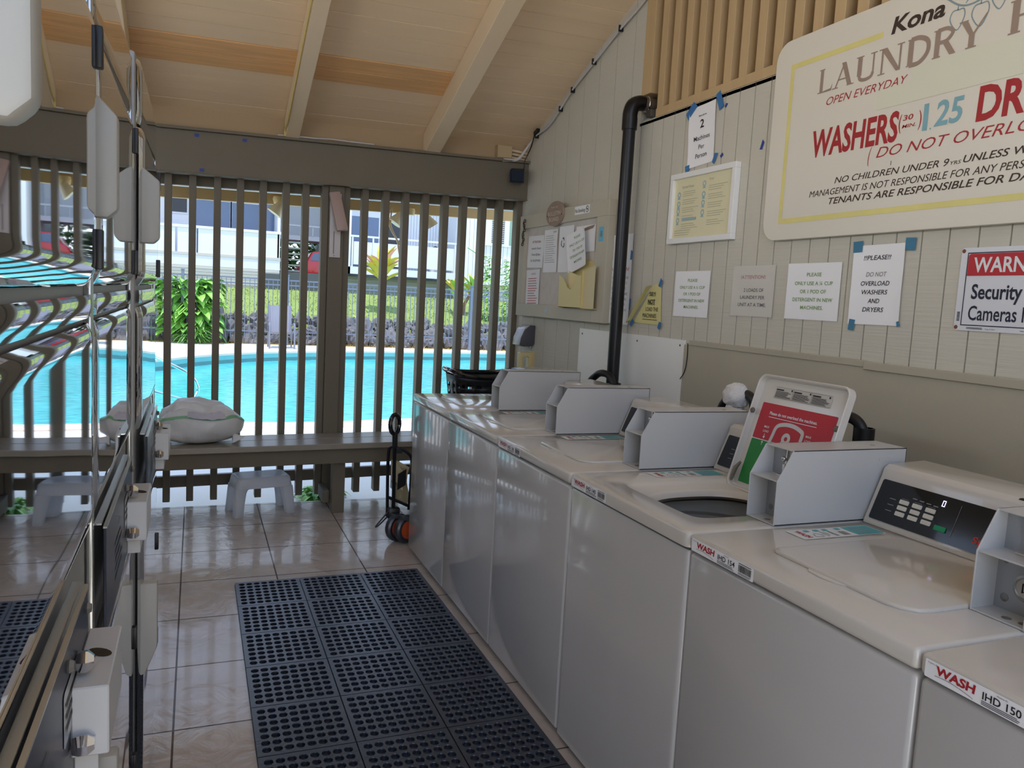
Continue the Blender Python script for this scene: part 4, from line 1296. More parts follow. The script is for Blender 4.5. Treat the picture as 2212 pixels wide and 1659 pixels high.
o, ink = paper('pinned_paper', 'white paper filled with red handwriting at the lower left of the board', 'paper', 5.262, 1.384, .232, .298, x=PX, seed=3, rot=.02)
s = ink(); s.ctext('NOTICE', .12, .07, .262, .013); s.lines(.03, .205, .02, .245, 13, .32, .35); s.build('red_lettering', M('ink_pink', (206, 120, 124), .6), o)
o, ink = paper('pinned_paper', 'white paper notice with grey lines, second from the left on the board', 'paper', 4.985, 1.662, .215, .285, x=PX, seed=4)
s = ink(); s.lines(.02, .19, .06, .25, 13, .25, .3); s.build('lettering', MINKLT, o)
s = ink(); s.ctext('NOTICE', .16, .05, .262, .009); s.build('red_lettering', MINKR, o)
o, ink = paper('pinned_paper', 'white recycling flyer with black symbols, third from the left on the board', 'paper', 4.745, 1.660, .212, .295, x=PX, seed=5)
s = ink(); 
for a in range(3):
    q = a * 2 * PI / 3 + .5
    s.stroke([(.055 + .02 * math.cos(q), .19 + .028 * math.sin(q)), (.055 + .024 * math.cos(q + .8), .19 + .032 * math.sin(q + .8)), (.055 + .02 * math.cos(q + 1.5), .19 + .028 * math.sin(q + 1.5))], .008)
s.poly([(.115, .165), (.15, .165), (.155, .20), (.11, .20)]); s.bar(.125, .20, .14, .222); s.poly([(.16, .168), (.19, .168), (.195, .205), (.165, .215)])
s.build('symbols', MINKB, o)
o, ink = paper('pinned_paper', 'white paper with a torn brown sticker at the top right of the board', 'paper', 4.50, 1.78, .26, .16, x=PX, seed=6)
s = ink(); s.poly([(.03, .13), (.14, .15), (.25, .158), (.22, .138), (.12, .128)]); s.build('torn_sticker', MBRN, o)
o, ink = paper('pinned_paper', 'tilted white paper with green PLEASE text sticking out of the yellow pocket', 'paper', 4.50, 1.648, .24, .24, x=PX - .034, seed=7, rot=.22, curl=.02)
s = ink(); s.ctext('PLEASE', .13, .075, .195, .015); s.ctext('ONLY USE A ¼ CUP', .125, .19, .158, .015); s.ctext('OR 1 POD OF', .125, .125, .121, .015); s.ctext('DETERGENT IN NEW', .125, .19, .084, .015); s.ctext('MACHINES.', .125, .11, .047, .015)
s.build('lettering', MINKG, o)
# yellow wall pocket
wp = thing('wall_pocket', 'yellowed plastic brochure pocket at the lower right of the board', 'pocket', (2.17, 4.37, 1.56))
MPOC = M('pocket_yellow', (226, 208, 142), .35)
MB().prism([(4.60, 1.44), (4.60, 1.66), (4.50, 1.70), (4.40, 1.74), (4.13, 1.70), (4.13, 1.44)], YZX, PX - .006, PX - .002).build('back', MPOC, wp, smooth=False)
MB().prism([(4.585, 1.435), (4.595, 1.64), (4.53, 1.615), (4.47, 1.56), (4.42, 1.545), (4.37, 1.585), (4.33, 1.63), (4.285, 1.635), (4.275, 1.435)], YZX, PX - .060, PX - .056).build('front', MPOC, wp, smooth=False)
MB().box(PX - .060, 4.13, 1.435, PX - .004, 4.60, 1.439).box(PX - .058, 4.270, 1.435, PX - .004, 4.276, 1.66).build('side', MPOC, wp, smooth=False)
MB().prism([(4.272, 1.436), (4.272, 1.655), (4.13, 1.69), (4.13, 1.436)], YZX, PX - .048, PX - .045).build('second_front', M('pocket_pale', (222, 206, 158), .4), wp, smooth=False)
bk = thing('brochure', 'cream brochure curled in the yellow pocket', 'brochure', (PX - .03, 4.47, 1.58))
MB().grid(lambda u, v: (PX - .018 - .026 * math.sin(PI * u), 4.555 - .16 * u, 1.445 + .24 * v - .05 * u * v), 10, 4).build('cover', M('brochure_cream', (236, 218, 160), .5), bk)
# plaque, stickers, chain
dc = thing('plaque', 'oval wooden BULLETIN BOARD plaque on the top edge of the board', 'plaque', (BX - .006, 4.782, 2.04))
MB().prism([(4.782 + .132 * math.cos(2 * PI * i / 40), 2.04 + .081 * math.sin(2 * PI * i / 40)) for i in range(40)], YZX, BX - .014, BX).build('disc', MBRN, dc, smooth=False, bev=.003)
s = wall_sheet(4.782 + .12, 2.04 - .07, BX - .0142, .0008)
s.text('BULLETIN', .020, .215, .060, .026, fat=.004); s.text('BOARD', .045, .19, .022, .026, fat=.004); s.ctext('Kona Coll', .12, .10, .108, .010)
s.build('lettering', M('plaque_letter', (220, 206, 190), .6), dc)
for y in (4.672, 4.89): MB().lathe([(.005, 0), (.004, .002), (0, .003)], (BX - .014, y, 2.03), (-1, 0, 0), 8).build('nail', MBLK, dc)
ns = wall_sheet(4.507, 2.010, BX, .0005); ns.bar(0, 0, .203, .050)
ns = tag(ns.build('no_smoking_sticker', MPAPER, None), 'white No Smoking sticker on the top frame of the board', 'sticker')
s = wall_sheet(4.507, 2.010, BX, .0012); s.text('No Smoking', .008, .142, .012, .024, fat=.004); s.build('lettering', MINKB, ns)
s = wall_sheet(4.507, 2.010, BX, .0012); s.disc(.172, .025, .020, 16, .016); s.stroke([(.158, .038), (.186, .012)], .004); s.bar(.162, .022, .180, .028); s.build('symbol', MINKB, ns)
s = wall_sheet(4.166, 1.83, BX, .0006); s.bar(0, 0, .058, .085); bs_ = tag(s.build('blue_sticker', M('sticker_blue', (110, 192, 222), .5)), 'small light blue sticker on the right frame of the board', 'sticker')
s = wall_sheet(4.166, 1.83, BX, .0012); s.disc(.03, .04, .014); s.bar(.02, .052, .042, .062); s.build('print', MINKGR, bs_)
s = wall_sheet(4.88, 1.385, BX, .0006); s.poly([(0, 0), (.05, .01), (.045, .04), (.02, .05), (.008, .035)]); tag(s.build('torn_sticker', M('sticker_torn', (186, 212, 214), .6)), 'torn pale blue sticker on the bottom frame of the board', 'sticker')
ch = thing('chain', 'short rusty chain hanging at the upper left corner of the board', 'chain', (BX - .012, 5.29, 1.95))
for i in range(11):
    c = Vector((BX - .012 - .004 * (i % 2), 5.285 + .012 * math.sin(i * 1.3) + .002 * i, 2.03 - i * .0165))
    R_ = [(c + (Vector((0, .007 * math.cos(a), .011 * math.sin(a))) if i % 2 else Vector((.006 * math.cos(a), .002, .011 * math.sin(a))))) for a in [2 * PI * k / 10 for k in range(10)]]
    MB().tube(R_, .0032, 6, True).build('link', M('rusty_steel', (84, 66, 54), .6, metal=.5) if i == 0 else bpy.data.materials['rusty_steel'], ch)

# yellow curled note
yn = thing('yellow_note', 'yellow paper notice with its upper left corner curled over', 'notice', (XW - .01, 3.64, 1.47))
us_ = lambda y, z, h: (XW - .002 - h, y, z)
MB().add([us_(3.785, 1.377, .002), us_(3.507, 1.374, .003), us_(3.53, 1.583, .002), us_(3.575, 1.590, .003), us_(3.62, 1.570, .004), us_(3.70, 1.47, .003)], [(0, 1, 2, 3, 4, 5)]).build('sheet', MYPAP, yn)
MB().grid(lambda u, v: us_(3.60 + .195 * v - .02 * math.sin(PI * u) * (1 - v) + (u * .045), 1.582 - .195 * v - .028 * u * (1 - v * .4), .010 + .040 * math.sin(PI * min(1, u * .9 + .05)) * (1 - v * .5)), 8, 8).build('curled_corner', M('yellow_paper_back', (214, 204, 138), .75), yn)
s = wall_sheet(3.74, 1.374, XW - .006, .0012)
s.text('SE!!', .105, .165, .150, .021, fat=.012); s.text('NOT', .095, .165, .108, .024, fat=.03); s.text('LOAD THE', .075, .198, .070, .022); s.text('MACHINES', .05, .185, .036, .022); s.bar(.095, .104, .165, .106); s.lines(.05, .195, .022, .028, 1, .5, 0)
s.build('lettering', MINKB, yn)
for y, z, an in ((3.527, 1.592, 1.1), (3.79, 1.374, .9), (3.512, 1.372, 1.2)): tape(yn, y, z, .04, .022, an, x=XW - .012)
# notices behind the standpipe
o, ink = paper('paper_notice', 'blank white sheet on the wall, upper one half hidden by the black standpipe', 'notice', 4.06, 1.60, .215, .265, seed=8, x=XW - .002)
tape(o, 3.852, 1.745, .05, .02, 1.5)
o, ink = paper('paper_notice', 'white notice with red heading, lower one half hidden by the black standpipe', 'notice', 4.10, 1.36, .262, .36, seed=9, x=XW - .006)
s = ink(); s.text('ATTENTION!', .03, .235, .30, .02); s.build('red_lettering', MINKR, o)
s = ink()
for i, q in enumerate(('PLEASE USE QUESTIONS', 'THE LAUNDRY', 'PLEASE BEFORE', 'WILL BE', 'MACHINES ARE', 'DO NOT FOR', 'THANK YOU')): s.text(q, .05, .232 - (i % 3) * .01, .255 - i * .03, .014)
s.build('lettering', MINKGR, o)
tape(o, 3.842, 1.475, .06, .024, 1.5); tape(o, 4.10, 1.45, .05, .02, 1.5)
# cup notices
for yl, lab, sd in ((3.402, 'left white notice with green ¼ cup detergent text, beside the yellow note', 10), (2.590, 'right white notice with green ¼ cup detergent text, beside the DO NOT OVERLOAD notice', 11)):
    o, ink = paper('detergent_notice', lab, 'notice', yl, 1.448 if yl < 3 else 1.428, .289, .222, seed=sd, curl=.003)
    s = ink(); c = .148
    s.ctext('PLEASE', c, .078, .170, .0145); s.ctext('ONLY USE A ¼ CUP', c, .205, .136, .0145); s.ctext('OR 1 POD OF', c, .14, .104, .0145); s.ctext('DETERGENT IN NEW', c, .215, .072, .0145); s.ctext('MACHINES.', c, .122, .041, .0145)
    s.build('lettering', MINKG, o)
# 2 loads in a plastic sleeve
o, ink = paper('sleeve_notice', 'notice in a shiny plastic sleeve reading 2 LOADS OF LAUNDRY PER UNIT AT A TIME', 'notice', 2.942, 1.448, .276, .219, seed=12, curl=.003, mat=M('paper_in_sleeve', (222, 216, 204), .6))
s = ink(); s.ctext('!ATTENTION!', .135, .16, .162, .016); s.build('red_lettering', M('ink_faded_red', (196, 120, 128), .6), o)
s = ink(); s.ctext('2 LOADS OF', .145, .13, .106, .0155, fat=.008); s.ctext('LAUNDRY PER', .14, .16, .075, .0155, fat=.008); s.ctext('UNIT AT A TIME.', .14, .185, .043, .0155, fat=.008); s.build('lettering', MINKB, o)
MSLV = M('plastic_sleeve', (240, 240, 240), .08, spec=1.0, alpha=.15, bump=(26, .9))
MB().grid(lambda u, v: (XW - .008 - .003 * noise.noise(Vector((u * 6, v * 6, 1))), 2.948 - .290 * u, 1.440 + .236 * v), 20, 18).build('sleeve', MSLV, o)
# please do not overload
o, ink = paper('paper_notice', 'white notice reading PLEASE DO NOT OVERLOAD WASHERS AND DRYERS, with blue tape', 'notice', 2.246, 1.443, .226, .283, seed=13, curl=.006, rot=.01)
s = ink(); c = .112
for q, wd, z in (('!!PLEASE!!', .122, .230), ('OVERLOAD', .128, .139), ('WASHERS', .115, .108), ('AND', .052, .077), ('DRYERS', .094, .046)): s.ctext(q, c - .004, wd, z, .0165, shear=.18, fat=.010)
s.build('lettering', MINKB, o)
s = ink(); s.ctext('DO NOT', c - .002, .092, .171, .0165, shear=.18, fat=.006); s.build('grey_lettering', MINKGR, o)
for y, z, ln, wd, an in ((2.232, 1.722, .042, .04, .05), (2.004, 1.723, .042, .042, -.05), (2.228, 1.44, .026, .04, -.1), (2.022, 1.452, .012, .018, .3)): tape(o, y, z, ln, wd, an, M('dull_blue_tape', (70, 128, 158), .6) if 'dull_blue_tape' not in bpy.data.materials else bpy.data.materials['dull_blue_tape'])
# security warning sign
wn = thing('warning_sign', 'white metal WARNING Security Cameras sign with a red heading', 'sign', (XW - .004, 1.63, 1.573))
WY, WZ = 1.808, 1.444
MB().prism([(WY - p[0], WZ + p[1]) for p in rrect(0, 0, .356, .257, .010, 4)], YZX, XW - .0045, XW - .001).build('plate', M('sign_white', (226, 226, 230), .35), wn, smooth=False)
s = wall_sheet(WY, WZ, XW - .0045, .0008); s.poly([(.027, .170), (.330, .170), (.330, .232), (.324, .238), (.033, .238), (.027, .232)]); s.build('red_heading', M('warning_red', (190, 36, 44), .4), wn)
s = wall_sheet(WY, WZ, XW - .0045, .0016); s.text('WARNING', .047, .312, .182, .046, fat=.022); s.build('white_lettering', MWHP, wn)
s = wall_sheet(WY, WZ, XW - .0045, .0008)
s.text('Security', .049, .213, .100, .046, fat=.022); s.text('Cameras In Use', .046, .333, .034, .046, fat=.012)
a, b, c, d, e = .023, .016, .334, .242, .003
for q in ((a, b, a + e, d), (c - e, b, c, d), (a, b, c, b + e), (a, d - e, c, d)): s.bar(*q)
s.lines(.045, .10, .005, .012, 2, .5, .1); s.text('Tampa, FL 33619', .108, .14, .006, .004); s.text('Made in U.S.A.', .22, .245, .006, .004)
for i in range(7): s.bar(.008, .03 + i * .0042, .018, .0325 + i * .0042)
s.build('black_lettering', M('ink_navy', (26, 28, 52), .45), wn)
for z in (.010, .247):
    MB().lathe([(.0065, 0), (.0055, .002), (0, .003)], (XW - .0045, WY - .008, WZ + z), (-1, 0, 0), 10).build('screw', M('rust_screw', (128, 78, 52), .7) if 'rust_screw' not in bpy.data.materials else bpy.data.materials['rust_screw'], wn)

# ---- the big painted laundry sign
sg = thing('laundry_sign', 'large white hand painted laundry sign with rounded corners on the right wall', 'sign', (2.215, 1.9, 2.16))
SX, SY, SZ = 2.212, 2.742, 1.765
P = rrect(0, 0, 2.40, .795, .075, 6)
MB().prism([(SY - p[0], SZ + p[1]) for p in P], YZX, SX, XW - .007).build('board', MSIGN, sg, smooth=False, bev=.002)
sh = lambda l=.0008: wall_sheet(SY, SZ, SX, l)
s = sh()
s.bar(.114, .675, .551, .695); s.bar(.094, .085, .114, .695); s.bar(.094, .065, 2.30, .085); s.bar(2.28, .085, 2.30, .695)
s.build('yellow_border', MYEL, sg)
s = sh(.0012); s.poly([(.552, .428), (.552, .495), (.690, .497), (.685, .546), (1.6, .542), (1.6, .428)]); s.build('pale_patch', MPALE, sg)


def serif(s, ch, x0, x1, z, h):
    """brush roman capitals, thick and thin strokes with wedge feet"""
    W_ = x1 - x0; T = W_ * .21; t_ = W_ * .07; sf = h * .045
    X = lambda u: x0 + W_ * u
    Z = lambda v: z + h * v
    def st(u0, u1, ww, v0=0, v1=1): s.poly([(X(u0) - ww / 2, Z(v0)), (X(u0) + ww / 2, Z(v0)), (X(u1) + ww / 2, Z(v1)), (X(u1) - ww / 2, Z(v1))])
    def ft(u, v, ww=.36): s.poly([(X(u - ww / 2), Z(v) - sf * (v > .5)), (X(u + ww / 2), Z(v) - sf * (v > .5)), (X(u + ww / 2), Z(v) + sf * (v < .5)), (X(u - ww / 2), Z(v) + sf * (v < .5))])
    def arc(pts, ww): s.stroke([(X(a), Z(b)) for a, b in pts], ww, 5)
    if ch == 'L': st(.25, .25, T); ft(.25, 1); ft(.2, 0); s.poly([(X(.2), Z(0)), (X(.95), Z(0)), (X(1), Z(.28)), (X(.9), Z(.1)), (X(.3), Z(.05))])
    if ch == 'A': st(.1, .5, t_); st(.82, .46, T); s.bar(X(.25), Z(.3), X(.7), Z(.36)); ft(.1, 0, .3); ft(.85, 0, .34)
    if ch == 'U': st(.2, .2, T, .22); st(.84, .84, t_, .22); arc([(.2, .25), (.26, .08), (.5, .02), (.76, .08), (.84, .25)], T * .6); ft(.2, 1); ft(.84, 1, .3)
    if ch == 'N': st(.16, .16, t_); st(.86, .86, t_); s.poly([(X(.08), Z(1)), (X(.32), Z(1)), (X(.9), Z(0)), (X(.74), Z(0))]); ft(.16, 0, .28); ft(.86, 1, .28); ft(.14, 1, .26)
    if ch == 'D': st(.22, .22, T); arc([(.2, .97), (.55, .96), (.88, .75), (.9, .35), (.6, .04), (.2, .03)], T * .75); ft(.22, 1, .3); ft(.22, 0, .3)
    if ch == 'R': st(.22, .22, T); arc([(.2, .97), (.6, .96), (.82, .78), (.6, .54), (.25, .52)], T * .65); s.poly([(X(.42), Z(.52)), (X(.64), Z(.54)), (X(1), Z(0)), (X(.76), Z(0))]); ft(.22, 0, .34); ft(.2, 1, .3)
    if ch == 'Y': s.poly([(X(.04), Z(1)), (X(.28), Z(1)), (X(.58), Z(.45)), (X(.42), Z(.42))]); s.poly([(X(.98), Z(1.06)), (X(1.06), Z(1.08)), (X(.6), Z(.45)), (X(.5), Z(.45))]); st(.5, .5, T, 0, .48); ft(.5, 0, .4); ft(.16, 1, .34)
    if ch == 'H': st(.2, .2, T); st(.8, .8, T); s.bar(X(.2), Z(.47), X(.8), Z(.54)); ft(.2, 0); ft(.2, 1); ft(.8, 0); ft(.8, 1)
    if ch == 'O': arc([(.5, .98), (.12, .8), (.1, .3), (.5, .02), (.9, .25), (.9, .75), (.5, .98)], T * .8)
    if ch == 'S': arc([(.85, .82), (.5, .98), (.2, .78), (.5, .52), (.85, .25), (.5, .02), (.12, .2)], T * .75)
    if ch == 'E': st(.25, .25, T); s.bar(X(.2), Z(.94), X(.9), Z(1)); s.bar(X(.2), Z(.47), X(.7), Z(.53)); s.bar(X(.2), Z(0), X(.95), Z(.06)); ft(.25, 1); ft(.25, 0)


s = sh()
edges = [.248, .330, .434, .537, .652, .756, .853, .952]
for i, chh in enumerate('LAUNDRY'): serif(s, chh, edges[i] + .004, edges[i + 1] - .002, .547, .088)
x = 1.022
for chh in 'HOUSE': serif(s, chh, x, x + .105, .550, .095); x += .118
s.build('brown_lettering', MBRN, sg)
s = sh(); s.text('Kona', .586, .798, .676, .055, shear=.18, fat=.028)
s.text('NO CHILDREN UNDER 9', .386, .872, .196, .0235, shear=.25, fat=.004); s.text('YRS', .876, .915, .197, .012, shear=.2); s.text('UNLESS WITH PARENTS', .922, 1.40, .198, .0235, shear=.25, fat=.008)
s.text('MANAGEMENT IS NOT RESPONSIBLE FOR ANY PERSONAL', .259, 1.225, .156, .0245, shear=.25)
s.text('TENANTS ARE RESPONSIBLE FOR DAMAGES', .365, 1.30, .121, .0245, shear=.25, fat=.010)
s.bar(.640, .228, .642, .243)
s.build('dark_lettering', MDKBRN, sg)
s = sh(); s.text('OPEN EVERYDAY', .306, .676, .4945, .030, shear=.3, fat=-.004)
s.text('WASHERS', .250, .656, .310, .101, shear=.05, fat=.028)
s.text('DRYERS', .949, 1.34, .320, .103, shear=.05, fat=.032)
s.text('(', .658, .669, .345, .050); s.text(')', .738, .749, .345, .05); s.text('30', .674, .715, .370, .018, shear=.1, fat=.012); s.text('MIN.', .672, .728, .345, .012, shear=.2, fat=.008)
s.text('(', .537, .551, .254, .052, shear=.3); s.text('DO NOT OVERLOAD )', .573, 1.28, .262, .037, shear=.32, fat=-.004)
s.build('red_lettering', MRED, sg)
s = sh(.0014); s.text('1', .756, .774, .322, .092, fat=.0); s.text('25', .800, .902, .330, .080, shear=.12, fat=.02); s.bar(.785, .322, .790, .327); s.build('blue_price', MBLUEP, sg)
s = sh()
s.stroke([(.80, .725), (.85, .690), (.90, .682), (.98, .700), (1.04, .705)], .006)
for cx, cz, k in ((.845, .650, 1.0), (.925, .642, 1.1), (.985, .668, .9)):
    s.stroke([(cx, cz + .028 * k), (cx - .020 * k, cz + .026 * k), (cx - .026 * k, cz), (cx + .002, cz - .034 * k), (cx + .024 * k, cz), (cx + .020 * k, cz + .026 * k), (cx, cz + .028 * k), (cx, cz + .044)], .004)
for a in (.0, .05, .11): s.stroke([(.87 + a, .690), (.90 + a, .72), (.94 + a, .735), (.92 + a, .755)], .004)
s.build('vine_drawing', M('vine_blue_grey', (140, 158, 162), .6), sg)

# blue tape left on the walls
for y, z, ln, wd, an, lab in ((2.823, 2.178, .035, .015, 1.2, 'scrap of blue tape left on the wall at the left edge of the big sign'), (3.100, 2.399, .02, .012, .9, 'tiny scrap of blue tape right of the 2 Machines notice, near its top'), (3.104, 2.176, .02, .014, .6, 'tiny scrap of blue tape right of the 2 Machines notice, near its bottom')):
    tag(tape(None, y, z, ln, wd, an, M('deep_blue_tape', (50, 72, 150), .6) if 'deep_blue_tape' not in bpy.data.materials else bpy.data.materials['deep_blue_tape'], XW - .0025), lab, 'tape', 'blue tape scraps')
for x, z, lab in ((-.005, 2.377, 'scrap of blue tape at the upper left of the beam'), (.278, 2.381, 'scrap of blue tape at the upper middle of the beam'), (.027, 2.169, 'scrap of blue tape low on the beam, above the slats')):
    p = MB().prism([(x - .013, z - .009), (x + .012, z - .011), (x + .014, z + .009), (x - .014, z + .008)], XZY, 5.4175, 5.4195).build('tape', bpy.data.materials['deep_blue_tape'], None, smooth=False)
    tag(p, lab, 'tape', 'blue tape scraps')

# white splash panel low on the wall
wpn = thing('wall_panel', 'white rectangular panel screwed to the wall behind the black standpipe', 'panel', (XW - .006, 3.85, .9))
MB().box(XW - .011, 3.276, .45, XW - .001, 4.42, 1.312).build('sheet', M('panel_white', (250, 248, 242), .35), wpn, smooth=False, bev=.001)
for y, z in ((4.38, 1.28), (3.98, 1.285), (3.72, 1.28), (3.31, 1.285)): MB().lathe([(.006, 0), (.005, .002), (0, .003)], (XW - .011, y, z), (-1, 0, 0), 8).build('screw', bpy.data.materials['rust_screw'], wpn)
tag(MB().tube(catmull([(XW - .014, 3.24, 1.30), (XW - .016, 3.235, 1.22), (XW - .015, 3.25, 1.16), (XW - .014, 3.285, 1.12)], 5), .0022, 6).build('thin_wire', MBLK), 'thin dark wire curling beside the white wall panel', 'wire')

# ---- standpipe, hoses
sp_ = thing('standpipe', 'tall black drain standpipe with a bend at the top, in front of the right wall', 'pipe', (2.14, 3.806, 0))
MB().tube([(2.14, 3.806, 0), (2.14, 3.806, 2.43)], .034, 18).build('pipe', MBLKP, sp_)
MB().lathe([(.0, 0), (.041, 0), (.041, .06), (.0, .06)], (2.14, 3.806, 2.40), n=18).build('socket', MBLKP, sp_)
MB().tube(catmull([(2.14, 3.806, 2.45), (2.14, 3.806, 2.49), (2.155, 3.806, 2.528), (2.19, 3.806, 2.545), (2.215, 3.806, 2.546)], 5), .040, 18).build('elbow', MBLKP, sp_)
MB().tube([(2.213, 3.806, 2.546), (2.30, 3.806, 2.546)], .036, 18).build('coupling', M('coupling_brown', (120, 104, 88), .45, metal=.4), sp_)
MB().tube([Vector((2.235, 3.806, 2.546)) + Vector((0, .0385 * math.cos(a), .0385 * math.sin(a))) for a in [2 * PI * k / 20 for k in range(20)]], .004, 6, True).build('clamp', MCHR, sp_)
br_ = MB().box(XW - .03, 3.715, 2.464, XW + .06, 3.762, 2.50)
tag(br_.build('pipe_bracket', M('bracket_grey', (92, 84, 76), .5, metal=.4), None, smooth=False, bev=.002), 'small grey metal bracket under the bend of the black standpipe', 'bracket')


def hose(label, stub, arc, square=False):
    t_ = thing('drain_hose', label, 'hose', (stub[0], stub[1], 0), 'black drain hoses behind the washers')
    MB().lathe([(0, 0), (.034, 0), (.034, stub[2]), (.028, stub[2]), (.028, stub[2] - .04), (0, stub[2] - .04)], (stub[0], stub[1], 0), n=18).build('drain_pipe', MBLKP, t_)
    MB().tube(catmull(arc, 6), .019, 12).build('hose', MBLK, t_)
    return t_


hose('black hooked drain hose beside the tall standpipe', (2.07, 3.655, 1.055), [(2.02, 3.90, .60), (2.03, 3.885, .98), (2.05, 3.83, 1.075), (2.06, 3.75, 1.095), (2.07, 3.69, 1.07), (2.07, 3.66, 1.0), (2.07, 3.655, .9)])
hose('black drain hose capped with white foam, left of the open lid', (2.05, 2.50, 1.06), [(2.03, 2.70, .60), (2.03, 2.69, 1.02), (2.04, 2.63, 1.115), (2.045, 2.56, 1.14), (2.05, 2.505, 1.11), (2.05, 2.50, 1.0)])
hose('black drain pipe and hose right of the open lid', (2.06, 1.955, 1.105), [(2.0, 2.12, .6), (2.01, 2.11, 1.0), (2.03, 2.06, 1.115), (2.05, 2.0, 1.13), (2.06, 1.96, 1.09), (2.06, 1.955, 1.0)])
fm = MB().blob((2.035, 2.595, 1.125), (.046, .062, .055), 26, 18, .18, 3.5, 2).blob((2.035, 2.60, 1.065), (.036, .042, .052), 20, 12, .22, 4, 5)
tag(fm.build('foam_suds', M('foam_white', (232, 230, 228), .7, bump=(60, .8), var=(18, .06)), None), 'white soap foam bulging over the middle drain hose', 'foam')

# ---- small wall fittings
sd = thing('soap_dispenser', 'grey wall soap dispenser with a silver front under the bulletin board', 'dispenser', (XW - .05, 5.19, 1.21))
pf = [(XW, 1.292), (XW - .052, 1.290), (XW - .086, 1.262), (XW - .112, 1.20), (XW - .118, 1.155), (XW - .085, 1.140), (XW - .02, 1.142), (XW, 1.16)]
MB().prism(pf, XZY, 5.135, 5.245).build('body', M('dispenser_grey', (84, 84, 90), .4), sd, bev=.006)
pf2 = [(XW - .045, 1.296), (XW - .092, 1.268), (XW - .119, 1.203), (XW - .125, 1.150), (XW - .118, 1.150), (XW - .110, 1.200), (XW - .084, 1.258), (XW - .045, 1.288)]
MB().prism(pf2, XZY, 5.128, 5.252).build('front_cover', M('dispenser_silver', (196, 198, 204), .3, metal=.4), sd, bev=.003)
MB().tube([(XW - .02, 5.19, 1.143), (XW - .022, 5.17, 1.128), (XW - .02, 5.15, 1.143)], .003, 6).build('spout', MCHR, sd)
yb_ = thing('plastic_bracket', 'yellowed cream plastic frame bracket below the soap dispenser', 'bracket', (XW - .05, 5.18, 1.03))
mb = MB(); O_ = rrect(XW - .100, .95, XW - .004, 1.098, .012, 4); I_ = rrect(XW - .074, .992, XW - .030, 1.068, .012, 4)
loop_bridge(mb, [[(p[0], 5.15, p[1]) for p in I_], [(p[0], 5.15, p[1]) for p in O_], [(p[0], 5.21, p[1]) for p in O_], [(p[0], 5.21, p[1]) for p in I_], [(p[0], 5.15, p[1]) for p in I_]])
mb.build('frame', MYWP, yb_, bev=.003, weld=True)
MB().box(XW - .006, 5.12, .94, XW - .001, 5.24, 1.105).build('back_plate', MYWP, yb_, smooth=False, bev=.002)

# junction box and cables at the far corner
jb = thing('junction_box', 'square tan junction box on the board above the beam, far right corner', 'box', (2.047, 5.45, 2.51))
MB().box(1.990, 5.415, 2.47, 2.102, 5.474, 2.562).build('box', M('jb_tan', (190, 166, 128), .55), jb, smooth=False, bev=.004)
MB().box(1.995, 5.409, 2.475, 2.097, 5.415, 2.557).build('cover', bpy.data.materials['jb_tan'], jb, smooth=False, bev=.003)
for i, z in enumerate((2.49, 2.515, 2.54)): MB().tube([(2.10, 5.455, z), (2.16, 5.452, z - .004), (2.235, 5.456, z - .012)], .009, 8).build('conduit', MRAFT, jb)
cbp = [(2.03, 5.40, 2.462), (2.12, 5.395, 2.468), (2.16, 5.39, 2.50), (2.205, 5.36, 2.575), (2.222, 5.27, 2.632), (2.222, 5.06, 2.672), (2.224, 4.89, 2.742), (2.224, 4.72, 2.825), (2.222, 4.44, 2.93), (2.224, 4.13, 3.035), (2.224, 3.895, 3.10), (2.224, 3.4, 3.29)]
cab = thing('cable_bundle', 'pair of white cables clipped along the sloping top of the right wall', 'cable', (2.224, 4.5, 2.9))
MCAB = M('cable_white', (206, 204, 204), .4)
MB().tube(catmull(cbp, 5), .0055, 8).build('cable', MCAB, cab)
MB().tube(catmull([(p[0] - .004, p[1] + .004, p[2] - .014 + .005 * math.sin(i * 2.1)) for i, p in enumerate(cbp)], 5), .0055, 8).build('cable', MCAB, cab)
for p in (cbp[4], cbp[6], cbp[7], cbp[8], cbp[9]): MB().box(p[0] - .012, p[1] - .006, p[2] - .024, XW - .002, p[1] + .006, p[2] + .010).build('clip', MBLK, cab, smooth=False)
MB().obox((2.21, 5.24, 2.645), ((0, 1, -.3), (0, .3, 1), (1, 0, 0)), (.03, .012, .012)).build('splice', MBLK, cab)
tag(MB().tube(catmull([(0.521, 5.38, 2.43), (0.519, 5.36, 2.47), (0.518, 5.2, 2.50), (0.517, 4.6, 2.73), (0.516, 4.0, 2.955), (0.515, 3.4, 3.18)], 5), .006, 6).build('power_cord', M('cord_yellow', (222, 196, 120), .5)), 'pale yellow cord running along the left side of the middle rafter', 'cord')
tag(MB().tube(catmull([(0.48, 5.41, 2.437), (.62, 5.40, 2.441), (.72, 5.405, 2.444), (.82, 5.41, 2.452), (.94, 5.40, 2.449), (1.1, 5.41, 2.452)], 5), .0045, 6).build('ledge_cable', MCAB), 'thin pale cable lying along the ledge of the beam', 'cable')
dv = thing('spotlight', 'small dark blue-black spotlight on the beam in the far right corner', 'spotlight', (2.13, 5.37, 2.37))
MDV = M('spot_black', (26, 36, 54), .4)
hd = MB()
ax1, ax2, ax3 = Vector((-.42, -.80, -.42)).normalized(), Vector((.9, -.42, 0)).normalized(), None
ax3 = ax1.cross(ax2); c0 = Vector((2.128, 5.355, 2.355))
loop_bridge(hd, [[c0 + ax1 * d + ax2 * (a * sx_) + ax3 * (b * sz_) for sx_, sz_ in ((-1, -1), (1, -1), (1, 1), (-1, 1))] for d, a, b in ((-.055, .001, .001), (-.055, .030, .026), (-.02, .045, .040), (.045, .050, .044), (.045, .044, .038), (.036, .042, .036), (.036, .001, .001))])
hd.build('housing', MDV, dv, smooth=False)
